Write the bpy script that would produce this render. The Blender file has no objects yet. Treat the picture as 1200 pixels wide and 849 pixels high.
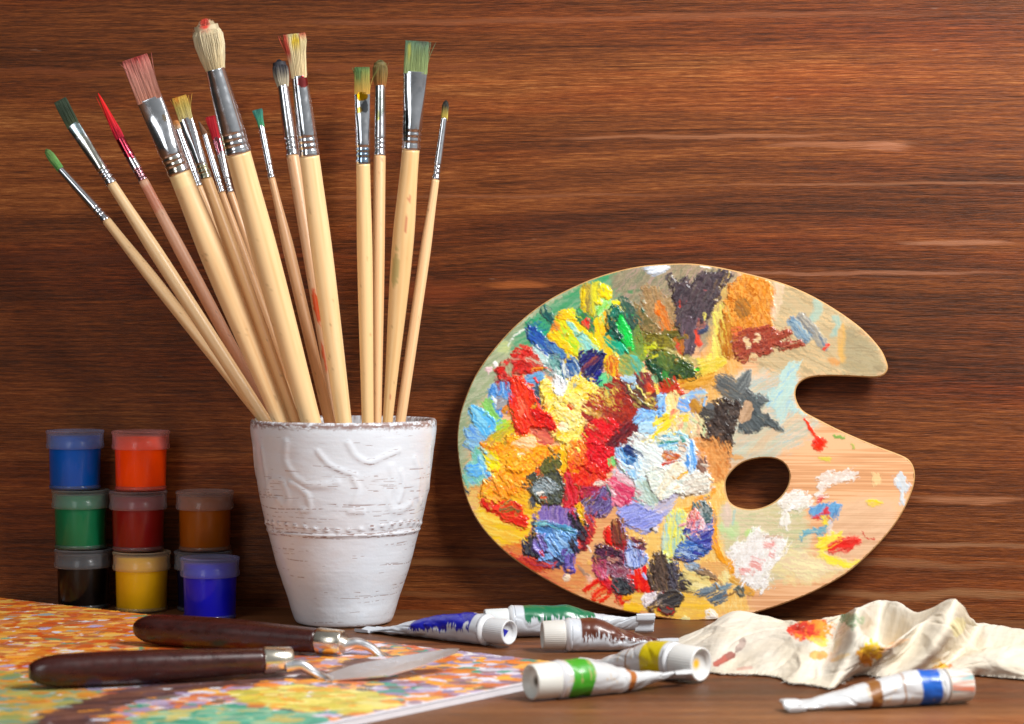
import bpy, bmesh, math, random
import numpy as np
from mathutils import Vector, Matrix
from mathutils.geometry import tessellate_polygon

C = bpy.context.scene
PI = math.pi
# ------------------------------------------------------------------ camera
F, H0, HC, D0 = 2616.0, 380.0, 0.164, 1.25      # focal length in photo pixels, horizon row, camera height, distance of y=0
cam = bpy.data.cameras.new('camera'); co = bpy.data.objects.new('camera', cam); C.collection.objects.link(co)
co.location = (0, -D0, HC); co.rotation_euler = (PI/2, 0, 0)
cam.sensor_width = 36; cam.lens = F/1200*36; cam.shift_y = (H0-424.5)/1200
cam.clip_start = .05; cam.clip_end = 20
cam.dof.use_dof = True; cam.dof.focus_distance = 1.235; cam.dof.aperture_fstop = 13
C.camera = co
C.render.resolution_x, C.render.resolution_y = 1024, 724
C.render.engine = 'CYCLES'
# ------------------------------------------------------------------ world: a dim studio
w = bpy.data.worlds.new('World'); C.world = w; w.use_nodes = True
wn, wl = w.node_tree.nodes, w.node_tree.links
bg = wn['Background']; bg.inputs['Strength'].default_value = .19
tc = wn.new('ShaderNodeTexCoord'); dp = wn.new('ShaderNodeVectorMath'); dp.operation = 'DOT_PRODUCT'
dp.inputs[1].default_value = Vector((.75, -.25, .6)).normalized()
rp = wn.new('ShaderNodeValToRGB')
rp.color_ramp.elements[0].position = .25; rp.color_ramp.elements[0].color = (.13, .12, .11, 1)
rp.color_ramp.elements[1].position = 1; rp.color_ramp.elements[1].color = (2.1, 2.15, 2.2, 1)
mr = wn.new('ShaderNodeMapRange'); mr.inputs[1].default_value = -1; mr.inputs[2].default_value = 1
wl.new(tc.outputs['Generated'], dp.inputs[0]); wl.new(dp.outputs['Value'], mr.inputs[0]); wl.new(mr.outputs[0], rp.inputs[0]); wl.new(rp.outputs[0], bg.inputs['Color'])
# ------------------------------------------------------------------ lamps: a window-sized softbox at upper right, a weak one at front left
def area(name, loc, target, size, power, col, sy=None):
    l = bpy.data.lights.new(name, 'AREA'); l.energy = power; l.color = col; l.size = size
    if sy: l.shape = 'RECTANGLE'; l.size_y = sy
    o = bpy.data.objects.new(name, l); C.collection.objects.link(o); o.location = loc
    o.rotation_euler = (Vector(target)-Vector(loc)).to_track_quat('-Z', 'Y').to_euler(); return o
area('key_softbox', (.56, -.62, .80), (.02, 0, .14), .22, 16.6, (1, .99, .975), .4)
area('fill_softbox', (-.60, -1.05, .48), (-.05, 0, .14), .34, 2.7, (.95, .975, 1), .7)
C.view_settings.view_transform = 'Standard'; C.view_settings.look = 'None'; C.view_settings.exposure = 0; C.view_settings.gamma = 1

# ------------------------------------------------------------------ helpers
def wp(px, py, d):                       # point seen at photo pixel (px,py) at distance d
    return Vector(((px-600)*d/F, d-D0, HC-(py-H0)*d/F))
def dz(py, z=0.):                        # distance of a point of height z seen at row py
    return F*(HC-z)/(py-H0)
def s2l(c):
    c = np.asarray(c, float); return np.where(c <= .04045, c/12.92, ((c+.055)/1.055)**2.4)
def hx(h): return s2l([int(h[i:i+2], 16)/255 for i in (0, 2, 4)])
def sst(a, b, x):
    t = np.clip((x-a)/(b-a), 0, 1); return t*t*(3-2*t)
def vn(x, y, seed=0):                    # value noise 0..1
    T = np.random.RandomState(seed+11).rand(256, 256)
    xi = np.floor(x).astype(int); yi = np.floor(y).astype(int); fx = x-xi; fy = y-yi
    fx = fx*fx*(3-2*fx); fy = fy*fy*(3-2*fy)
    g = lambda a, b: T[a & 255, b & 255]
    return (g(xi, yi)*(1-fx)+g(xi+1, yi)*fx)*(1-fy)+(g(xi, yi+1)*(1-fx)+g(xi+1, yi+1)*fx)*fy
def fbm(x, y, seed=0, o=4):
    s = 0; a = .5; t = 0
    for k in range(o):
        s = s+a*vn(x*2**k, y*2**k, seed+k*7); t += a; a *= .55
    return s/t
def rdg(x, y, seed=0, o=3):
    return 1-abs(2*fbm(x, y, seed, o)-1)*2.2
def link(o, parent=None):
    C.collection.objects.link(o)
    if parent: o.parent = parent
    return o
def tag(o, label=None, cat=None, group=None, kind=None):
    if label: o['label'] = label
    if cat: o['category'] = cat
    if group: o['group'] = group
    if kind: o['kind'] = kind
    return o
def thing(name, label, cat, loc=(0, 0, 0), group=None):
    o = bpy.data.objects.new(name, None); C.collection.objects.link(o); o.location = loc; o.empty_display_size = .01
    return tag(o, label, cat, group)
def mesh(name, V, Fc, mat, parent=None, col=None, smooth=True, offs=None, alpha=None):
    """V world coordinates (n,3); Fc list or (m,4) array; col (n,3) linear paint colour"""
    V = np.asarray(V, float).reshape(-1, 3)
    if parent is not None: V = V-np.array(parent.matrix_basis.translation if parent.parent is None else parent.parent.location)
    me = bpy.data.meshes.new(name)
    if isinstance(Fc, np.ndarray):
        n, k = Fc.shape
        me.vertices.add(len(V)); me.vertices.foreach_set('co', V.ravel())
        me.loops.add(n*k); me.loops.foreach_set('vertex_index', Fc.ravel().astype(np.int32))
        me.polygons.add(n); me.polygons.foreach_set('loop_start', np.arange(0, n*k, k, dtype=np.int32))
        me.update(calc_edges=True); me.validate()
    else:
        me.from_pydata([tuple(v) for v in V], [], Fc); me.update()
    if smooth: me.polygons.foreach_set('use_smooth', [True]*len(me.polygons))
    if col is not None:
        a = me.color_attributes.new('paint', 'FLOAT_COLOR', 'POINT')
        c = np.ones((len(V), 4)); c[:, :3] = np.asarray(col).reshape(-1, 3)
        if alpha is not None: c[:, 3] = np.ravel(alpha)
        a.data.foreach_set('color', c.ravel())
    me.materials.append(mat)
    o = bpy.data.objects.new(name, me); link(o, parent); return o
def gridf(n, m, wrap=False, base=0):
    i, j = np.meshgrid(np.arange(n-1), np.arange(m if wrap else m-1), indexing='ij'); j2 = (j+1) % m
    return (np.stack([i*m+j, i*m+j2, (i+1)*m+j2, (i+1)*m+j], -1).reshape(-1, 4)+base)
def sm(xs, ys, x):                       # smooth monotone-ish interpolation (catmull on irregular knots)
    xs = np.array(xs, float); ys = np.array(ys, float); x = np.clip(np.asarray(x, float), xs[0], xs[-1])
    d = np.diff(ys)/np.diff(xs); m = np.concatenate([[d[0]], np.where(d[1:]*d[:-1] > 0, 2*d[1:]*d[:-1]/(d[1:]+d[:-1]+1e-12), 0), [d[-1]]])
    k = np.clip(np.searchsorted(xs, x, side='right')-1, 0, len(xs)-2); h = xs[k+1]-xs[k]; t = (x-xs[k])/h
    return (2*t**3-3*t**2+1)*ys[k]+(t**3-2*t**2+t)*h*m[k]+(-2*t**3+3*t**2)*ys[k+1]+(t**3-t**2)*h*m[k+1]
def frame(ax, hint=(0, 0, 1)):
    ax = Vector(ax).normalized(); u = Vector(hint).cross(ax)
    if u.length < 1e-4: u = Vector((1, 0, 0)).cross(ax)
    u.normalize(); return ax, u, ax.cross(u)
def loft(name, cen, U, V, a, b, mat, parent, nv=40, colf=None, sup=2.0, caps=True, mod=None):
    """rings of half-width a along U and b along V; colf(u,v)->colours; mod(i-grid,th)->radius factor"""
    cen = np.asarray(cen, float); n = len(cen); a = np.broadcast_to(a, n); b = np.broadcast_to(b, n)
    U = np.broadcast_to(np.asarray(U, float), (n, 3)); V = np.broadcast_to(np.asarray(V, float), (n, 3))
    th = np.arange(nv)/nv*2*PI; c, s = np.cos(th), np.sin(th)
    e = 2/sup; c = np.sign(c)*abs(c)**e; s = np.sign(s)*abs(s)**e
    m = np.ones((n, nv)) if mod is None else mod(np.linspace(0, 1, n)[:, None], th[None])
    P = cen[:, None]+(a[:, None]*c*m)[..., None]*U[:, None]+(b[:, None]*s*m)[..., None]*V[:, None]
    fs = gridf(n, nv, True); col = None
    if colf is not None: col = colf(np.linspace(0, 1, n)[:, None]+0*th, th[None]/(2*PI)+0*np.zeros((n, 1)))
    o = mesh(name, P.reshape(-1, 3), fs, mat, parent, col)
    if caps:
        bm = bmesh.new(); bm.from_mesh(o.data); bm.verts.ensure_lookup_table()
        for r in (list(range(nv))[::-1], list(range((n-1)*nv, n*nv))):
            try: bm.faces.new([bm.verts[k] for k in r])
            except Exception: pass
        bmesh.ops.recalc_face_normals(bm, faces=bm.faces); bm.to_mesh(o.data); bm.free()
    return o
# ------------------------------------------------------------------ materials
def mat(name, base=(.5, .5, .5), rough=.5, metal=0, attr=False, coat=0, coat_r=.1, trans=0, ior=1.45, bump=None, sss=0, spec=.5, aniso=0, rvar=0):
    m = bpy.data.materials.new(name); m.use_nodes = True; N, L = m.node_tree.nodes, m.node_tree.links
    p = N['Principled BSDF']; p.inputs['Base Color'].default_value = (*base, 1)
    for k, v in (('Roughness', rough), ('Metallic', metal), ('Coat Weight', coat), ('Coat Roughness', coat_r), ('Transmission Weight', trans), ('IOR', ior), ('Specular IOR Level', spec), ('Anisotropic', aniso)):
        p.inputs[k].default_value = v
    if sss:
        p.inputs['Subsurface Weight'].default_value = sss; p.inputs['Subsurface Radius'].default_value = (1, .8, .6); p.inputs['Subsurface Scale'].default_value = .002
    t = N.new('ShaderNodeTexCoord')
    if attr:
        a = N.new('ShaderNodeVertexColor'); a.layer_name = 'paint'; L.new(a.outputs['Color'], p.inputs['Base Color'])
    elif not trans:
        # faint procedural variation of the base colour
        nz = N.new('ShaderNodeTexNoise'); nz.inputs['Scale'].default_value = 120; nz.inputs['Detail'].default_value = 5
        hs = N.new('ShaderNodeHueSaturation'); mp = N.new('ShaderNodeMapRange'); mp.inputs[3].default_value = .88; mp.inputs[4].default_value = 1.12
        hs.inputs['Color'].default_value = (*base, 1)
        L.new(t.outputs['Object'], nz.inputs['Vector']); L.new(nz.outputs['Fac'], mp.inputs[0]); L.new(mp.outputs[0], hs.inputs['Value']); L.new(hs.outputs[0], p.inputs['Base Color'])
    if bump:
        sc, st, dist = bump
        nz = N.new('ShaderNodeTexNoise'); nz.inputs['Scale'].default_value = sc; nz.inputs['Detail'].default_value = 4
        b = N.new('ShaderNodeBump'); b.inputs['Strength'].default_value = st; b.inputs['Distance'].default_value = dist
        L.new(t.outputs['Object'], nz.inputs['Vector']); L.new(nz.outputs['Fac'], b.inputs['Height']); L.new(b.outputs[0], p.inputs['Normal'])
    if rvar:
        nz = N.new('ShaderNodeTexNoise'); nz.inputs['Scale'].default_value = 260; nz.inputs['Detail'].default_value = 6
        mp = N.new('ShaderNodeMapRange'); mp.inputs[1].default_value = .3; mp.inputs[2].default_value = .7; mp.inputs[3].default_value = max(0, rough-rvar); mp.inputs[4].default_value = rough+rvar
        L.new(t.outputs['Object'], nz.inputs['Vector']); L.new(nz.outputs['Fac'], mp.inputs[0]); L.new(mp.outputs[0], p.inputs['Roughness'])
    return m
def wood(name, ramp, seed, marks=(), rough=.5, contour=1., val=1., bands=(1.1, 16)):
    """stained boards, grain along object X, across object Y"""
    m = bpy.data.materials.new(name); m.use_nodes = True; N, L = m.node_tree.nodes, m.node_tree.links; p = N['Principled BSDF']
    tc = N.new('ShaderNodeTexCoord')
    def mp(sx, sy, ox=0, oy=0, src=None):
        k = N.new('ShaderNodeMapping'); k.inputs['Scale'].default_value = (sx, sy, 1); k.inputs['Location'].default_value = (ox, oy, seed*3.7)
        L.new(src or tc.outputs['Object'], k.inputs[0]); return k.outputs[0]
    def noise(v, detail=3, rough=.5, dist=0):
        n = N.new('ShaderNodeTexNoise'); n.inputs['Scale'].default_value = 1; n.inputs['Detail'].default_value = detail; n.inputs['Roughness'].default_value = rough; n.inputs['Distortion'].default_value = dist
        L.new(v, n.inputs['Vector']); return n.outputs['Fac']
    def M(op, a, b=None, c=None):
        k = N.new('ShaderNodeMath'); k.operation = op
        for i, x in enumerate((a, b, c)):
            if x is None: continue
            if isinstance(x, (int, float)): k.inputs[i].default_value = x
            else: L.new(x, k.inputs[i])
        return k.outputs[0]
    def R(x, a, b, c=0, d=1):
        k = N.new('ShaderNodeMapRange'); L.new(x, k.inputs[0])
        for i, q in enumerate((a, b, c, d)): k.inputs[i+1].default_value = q
        return k.outputs[0]
    sep = N.new('ShaderNodeSeparateXYZ'); L.new(tc.outputs['Object'], sep.inputs[0])
    band = noise(mp(bands[0], bands[1]), 3, .55)                                # broad stain bands
    field = noise(mp(1.5, 7.5, 3, 1), 1.5, .4)                                  # the shape that the growth rings follow
    wob = noise(mp(22, 60, 5, 2), 3)
    ring = M('SINE', M('ADD', M('ADD', M('MULTIPLY', field, 26*contour), M('MULTIPLY', sep.outputs['Y'], 330)), M('MULTIPLY', wob, 1.6)))
    ring2 = M('SINE', M('ADD', M('ADD', M('MULTIPLY', field, 120*contour), M('MULTIPLY', wob, 3.5)), M('MULTIPLY', sep.outputs['Y'], 1750)))
    fib = noise(mp(48, 1300), 4, .75); fib2 = noise(mp(160, 3000, 2), 2, .6); mid = noise(mp(9, 210, 4), 5, .7)
    pl = N.new('ShaderNodeTexWhiteNoise'); pl.noise_dimensions = '1D'; L.new(M('FLOOR', M('MULTIPLY', M('ADD', sep.outputs['Y'], .012), 21.)), pl.inputs['W'])
    pore = noise(mp(60, 1500, 7), 2, .6)
    rs = R(noise(mp(2, 12, 9), 2), .38, .62)                                    # where rings show strongly
    v = M('ADD', M('MULTIPLY', R(band, .25, .75), .50), M('MULTIPLY', M('MULTIPLY', ring, rs), .07))
    v = M('ADD', v, M('MULTIPLY', M('MULTIPLY', ring2, R(noise(mp(3, 16, 19), 3), .3, .55)), .055)); v = M('ADD', v, M('MULTIPLY', R(fib, .36, .64, -.5, .5), .30)); v = M('ADD', v, M('MULTIPLY', R(fib2, .36, .64, -.5, .5), .20)); v = M('ADD', v, M('MULTIPLY', R(mid, .25, .75, -.5, .5), .12)); v = M('ADD', v, M('MULTIPLY', M('SUBTRACT', pl.outputs['Value'], .5), .10))
    v = M('ADD', v, .235)
    cr = N.new('ShaderNodeValToRGB'); L.new(v, cr.inputs[0]); e = cr.color_ramp.elements
    while len(e) < len(ramp): e.new(.5)
    for i, (pos, c) in enumerate(ramp): e[i].position = pos; e[i].color = (c[0]*val*1.06, c[1]*val*.96, c[2]*val*.80, 1)
    col = cr.outputs[0]
    # greyed, rubbed patches and warmer red patches
    def mix(f, a, b, mode='MIX'):
        k = N.new('ShaderNodeMix'); k.data_type = 'RGBA'; k.blend_type = mode
        (L.new(f, k.inputs[0]) if not isinstance(f, (int, float)) else setattr(k.inputs[0], 'default_value', f)); 
        for i, x in ((6, a), (7, b)):
            if isinstance(x, tuple): k.inputs[i].default_value = (*x, 1)
            else: L.new(x, k.inputs[i])
        return k.outputs[2]
    col = mix(M('MULTIPLY', R(noise(mp(5, 26, 13), 4, .6), .5, .75), .55), col, mix(1., col, (.80, .92, .95), 'MULTIPLY'))
    col = mix(M('MULTIPLY', R(noise(mp(3, 30, 23), 3, .6),   .48, .70), .45), col, mix(1., col, (1.5, .86, .5), 'MULTIPLY'))
    col = mix(M('MULTIPLY', R(pore, .62, .75), .55), col, mix(1., col, (.4, .38, .36), 'MULTIPLY'))
    for (x0, y0, rx, ry, c, s) in marks:                                         # single streaks: lens-shaped, ragged
        dx = M('DIVIDE', M('SUBTRACT', sep.outputs['X'], x0), rx); wv = M('MULTIPLY', M('SUBTRACT', noise(mp(26, 40, x0*9, y0*5), 3), .5), ry*3.2)
        dy = M('DIVIDE', M('ADD', M('SUBTRACT', sep.outputs['Y'], y0), wv), ry)
        q = M('ADD', M('MULTIPLY', dx, dx), M('MULTIPLY', dy, dy))
        q = M('ADD', M('ADD', q, M('MULTIPLY', M('SUBTRACT', fib, .5), 3.2)), M('MULTIPLY', M('SUBTRACT', mid, .5), 2.))
        col = mix(M('MULTIPLY', R(q, .2, 1.2, 1, 0), s), col, c)
    fr_ = M('FRACT', M('MULTIPLY', M('ADD', sep.outputs['Y'], .012), 21.)); sm_ = M('MINIMUM', fr_, M('SUBTRACT', 1., fr_))          # joints between boards
    col = mix(M('MULTIPLY', R(sm_, .004, .014, 1, 0), .5), col, mix(1., col, (.35, .33, .32), 'MULTIPLY'))
    line = R(noise(mp(28, 1900, 41), 2, .5), .60, .68); col = mix(M('MULTIPLY', line, .45), col, mix(1., col, (.42, .36, .34), 'MULTIPLY'))       # thin dark grain lines
    lin2 = R(noise(mp(20, 1500, 51), 2, .5), .61, .70); col = mix(M('MULTIPLY', M('MULTIPLY', lin2, R(band, .4, .6)), .4), col, mix(1., col, (1.7, 1.6, 1.5), 'MULTIPLY'))
    # fine pale scratches
    sc = R(noise(mp(40, 260, 31), 2, .8), .735, .78); col = mix(M('MULTIPLY', sc, .35), col, (.32, .22, .16))
    L.new(col, p.inputs['Base Color'])
    p.inputs['Roughness'].default_value = rough; p.inputs['Specular IOR Level'].default_value = .2
    rr = R(fib, .3, .7, rough-.08, rough+.12); L.new(rr, p.inputs['Roughness'])
    bp = N.new('ShaderNodeBump'); bp.inputs['Strength'].default_value = .5; bp.inputs['Distance'].default_value = .0006
    L.new(M('ADD', v, M('MULTIPLY', pore, -.5)), bp.inputs['Height']); L.new(bp.outputs[0], p.inputs['Normal'])
    return m
# ------------------------------------------------------------------ setting: the wooden wall and the table
def dwall(x): return 1.233+.137*(.3-x)
WA = math.atan(.137)                     # the wall runs slightly away to the left
ramp = [(0, (.020, .0075, .0035)), (.26, (.058, .0175, .0055)), (.48, (.130, .037, .0095)), (.68, (.22, .068, .017)), (.86, (.36, .140, .042)), (1, (.50, .25, .10))]
def wl_xy(px, py):                       # photo pixel -> wall coordinates (x along the boards, y up)
    r = (px-600)/F; d = (1.233+.137*.3)/(1+.137*r); x = r*d
    return (x-.3)/math.cos(WA), HC-(py-H0)*d/F
wm = []
for px, py, rx, ry, c, s in [(985, 170, .040, .0018, (.42, .16, .07), .55), (830, 160, .085, .0012, (.36, .14, .06), .7), (1040, 175, .014, .0024, (.45, .18, .09), .6),
        (604, 333, .020, .0024, (.34, .095, .02), .85), (350, 300, .045, .0016, (.25, .05, .012), .6), (1120, 285, .03, .0018, (.38, .16, .08), .7), (1000, 320, .10, .0012, (.35, .14, .07), .6),
        (700, 22, .20, .002, (.30, .10, .04), .45), (300, 82, .17, .003, (.24, .065, .02), .5), (1130, 585, .035, .0022, (.40, .16, .07), .7), (1150, 640, .06, .0014, (.36, .17, .08), .6),
        (1080, 697, .09, .0028, (.33, .15, .06), .7), (1040, 660, .10, .0025, (.30, .13, .055), .6), (520, 660, .06, .0022, (.26, .10, .03), .6), (480, 695, .05, .0018, (.25, .10, .035), .5), (150, 300, .09, .004, (.12, .03, .01), .5),
        (510, 340, .03, .006, (.22, .045, .012), .5), (1100, 215, .14, .0009, (.36, .15, .07), .5), (560, 230, .12, .0012, (.26, .10, .045), .4)]:
    x, y = wl_xy(px, py); wm.append((x, y, rx, ry, c, s))
M_wall = wood('stained_wood_wall', ramp, 1, wm, .42, 1., .95)
ramp2 = [(0, (.03, .014, .007)), (.3, (.085, .034, .015)), (.55, (.19, .078, .033)), (.78, (.33, .15, .066)), (1, (.5, .27, .13))]
M_table = wood('stained_wood_table', ramp2, 6, (), .42, .5, .88, (1.3, 9))
def slab(name, x0, x1, y0, y1, t, m, loc, rot, lab=None):
    o = mesh(name, [(x0, y0, -t), (x1, y0, -t), (x1, y1, -t), (x0, y1, -t), (x0, y0, 0), (x1, y0, 0), (x1, y1, 0), (x0, y1, 0)],
             [(3, 2, 1, 0), (4, 5, 6, 7), (0, 1, 5, 4), (1, 2, 6, 5), (2, 3, 7, 6), (3, 0, 4, 7)], m, smooth=False)
    o.location = loc; o.rotation_euler = rot; o['kind'] = 'structure'; return o
slab('wall', -1.3, .9, -.05, .75, .02, M_wall, (.3, 1.233-D0, 0), (PI/2, 0, -WA))
slab('table_surface', -1.0, 1.1, -1.15, .35, .03, M_table, (0, 0, 0), (0, 0, 0))
# ------------------------------------------------------------------ the cup
CUP = Vector((-.0925, 1.227-D0, 0))
M_cup = mat('glazed_ceramic', rough=.33, attr=True, coat=.35, coat_r=.18, bump=(900, .12, .0004))
def make_cup():
    t = thing('ceramic_cup', 'white distressed ceramic cup with embossed scrolls and brown glaze scratches', 'cup', CUP)
    zs = [0, .0012, .006, .0144, .0303, .0463, .0624, .0784, .0946, .1075, .1105]
    rs = [.0232, .0262, .0282, .0307, .0361, .0403, .0445, .0474, .0495, .0510, .0511]
    nz, nt = 420, 1100
    z = np.linspace(0, .1105, nz); r = sm(zs, rs, z)
    th = np.arange(nt)/nt*2*PI
    TH, Z = np.meshgrid(th, z); R = np.broadcast_to(r[:, None], TH.shape).copy()
    # unwrapped pixel-like coordinates: px measured round the front (theta=-90deg faces the camera)
    ang = (TH+PI/2+PI) % (2*PI)-PI                       # 0 at the front
    ux = ang*100; uy = (.1105-Z)*2132                    # about photo pixels at the front centre
    h = np.zeros_like(R)
    curves = [([(-100, 30), (-98, 55), (-96, 78)], 3), ([(-58, 20), (-61, 38), (-55, 52), (-45, 62), (-30, 68), (-10, 68), (0, 64)], 3.2),
              ([(-100, 78), (-92, 66), (-78, 62), (-66, 68), (-62, 84), (-70, 92), (-80, 86)], 3.2), ([(-56, 66), (-44, 72), (-34, 82), (-33, 94), (-44, 98)], 3),
              ([(12, 20), (20, 34), (36, 42), (52, 36), (70, 30)], 2.6), ([(18, 60), (24, 72), (20, 86), (14, 98), (30, 98)], 2.6), ([(62, 48), (66, 66), (62, 84), (70, 98), (84, 98), (98, 92)], 3.2),
              ([(76, 54), (82, 72), (78, 88)], 2.4), ([(-20, 30), (-8, 44), (8, 52), (20, 56)], 2.4), ([(96, 40), (108, 60), (112, 84), (124, 92)], 3), ([(130, 30), (140, 60), (160, 80), (190, 84)], 3), ([(-130, 30), (-150, 60), (-180, 80)], 3)]
    for pts, wd in curves:
        pts = np.array(pts, float); tt = np.linspace(0, len(pts)-1, 60); cx = sm(range(len(pts)), pts[:, 0], tt); cy = sm(range(len(pts)), pts[:, 1], tt)
        best = np.full(R.shape, 1e9)
        sel = (uy > cy.min()-12) & (uy < cy.max()+12) & (ux > cx.min()-12) & (ux < cx.max()+12)
        if not sel.any(): continue
        d2 = ((ux[sel][:, None]-cx)**2+(uy[sel][:, None]-cy)**2).min(1); best[sel] = d2
        h = np.maximum(h, .00042*np.exp(-(best/(wd*1.45)**2)**1.15))
    for k in range(44):                                   # beaded band
        bx = (k/44)*2*PI*100-314; h = np.maximum(h, .0006*np.exp(-(((ux-bx)/3.6)**2+((uy-117+3*np.sin(k*.5))/2.6)**2)))
    h += .0005*np.exp(-((uy-126)/2.2)**2)
    h += .0003*(fbm(ux/30, uy/12, 5)-.5)+.00004*(fbm(ux/60, uy/2.2, 8, 2)-.5)
    # brown scratches: long, thin, level; stronger on relief
    cov = fbm(ux/22+3, uy/.75, 21, 3); clump = fbm(ux/34, uy/9, 33, 3)
    s = sst(.82-.06*clump, .88-.06*clump, cov)*sst(.5, .62, clump)*.7
    g = np.gradient(h, axis=0); rl = np.abs(g)/(np.abs(g).max()+1e-9)
    s = np.maximum(s, sst(.3, .6, rl)*sst(.52, .64, fbm(ux/9, uy/1.3, 44, 3))*.8)
    rnd = np.random.RandomState(5)
    for k in range(210):                                   # separate drawn lines
        y0 = rnd.choice([rnd.uniform(40, 236), rnd.uniform(60, 130)]); x0 = rnd.uniform(-314, 314); L = rnd.uniform(6, 40)*(1 if k % 4 else 1.9); wd = rnd.uniform(.35, .8)
        sel = (abs(uy-y0) < 4) & (abs(ux-x0) < L)
        yy = y0+.8*np.sin(ux[sel]*.06+k); q = np.clip(1-abs(uy[sel]-yy)/wd/1.3, 0, 1)*np.clip((1-abs(ux[sel]-x0)/L)*3, 0, 1)*sst(.32, .5, vn(ux[sel]/4, uy[sel]*0+k, k))
        s[sel] = np.maximum(s[sel], q*rnd.uniform(.5, .95))
    rim = sst(7.5, 1.5, uy+6*fbm(ux/3, uy/3, 61, 3)-3)*sst(.3, .5, fbm(ux/5, uy/2, 62, 3)); s = np.maximum(s, rim*.8)
    base = hx('dde4ec'); brown = hx('7d4f3c'); pink = hx('d9c3b4')
    tint = sst(.5, .72, fbm(ux/40, uy/22, 71, 3))[..., None]*.08
    col = base*(1-tint)+pink*tint; col = col*(1-s[..., None])+brown*s[..., None]
    h -= s*.00012
    R = R+h
    P = np.stack([R*np.cos(TH), R*np.sin(TH), Z], -1)+np.array(CUP)
    # inner wall
    zi = np.concatenate([[.1118, .1117, .1105], np.linspace(.1075, .006, 40), [.005]]); ri = np.concatenate([[.0503, .0493, .0484], sm(zs, rs, np.linspace(.1075, .006, 40))-.0032, [.0001]])
    TI, ZI = np.meshgrid(th, zi); RI = np.broadcast_to(ri[:, None], TI.shape)
    wob = .0003*(fbm(TH[0]*12, TH[0]*0, 81)-.5)
    PI_ = np.stack([RI*np.cos(TI), RI*np.sin(TI), ZI+wob*(ZI > .1)], -1)+np.array(CUP)
    ci = np.broadcast_to(base, PI_.shape).copy(); rb = (sst(.35, .6, fbm(TI*30, ZI*900, 82))*np.clip((ZI-.1085)/.002, 0, 1)*.8)[..., None]; ci = ci*(1-rb)+brown*rb
    Pa = np.concatenate([P.reshape(-1, 3), PI_.reshape(-1, 3)]); ca = np.concatenate([col.reshape(-1, 3), ci.reshape(-1, 3)])
    n = nz+len(zi); mesh('cup_body', Pa, gridf(n, nt, True), M_cup, t, ca)
    k = 60; a = np.arange(k)/k*2*PI
    mesh('base', np.array([[.0232*math.cos(q), .0232*math.sin(q), .0001] for q in a])+np.array(CUP), [list(range(k))[::-1]], M_cup, t, np.tile(base, (k, 1)))
make_cup()

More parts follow.
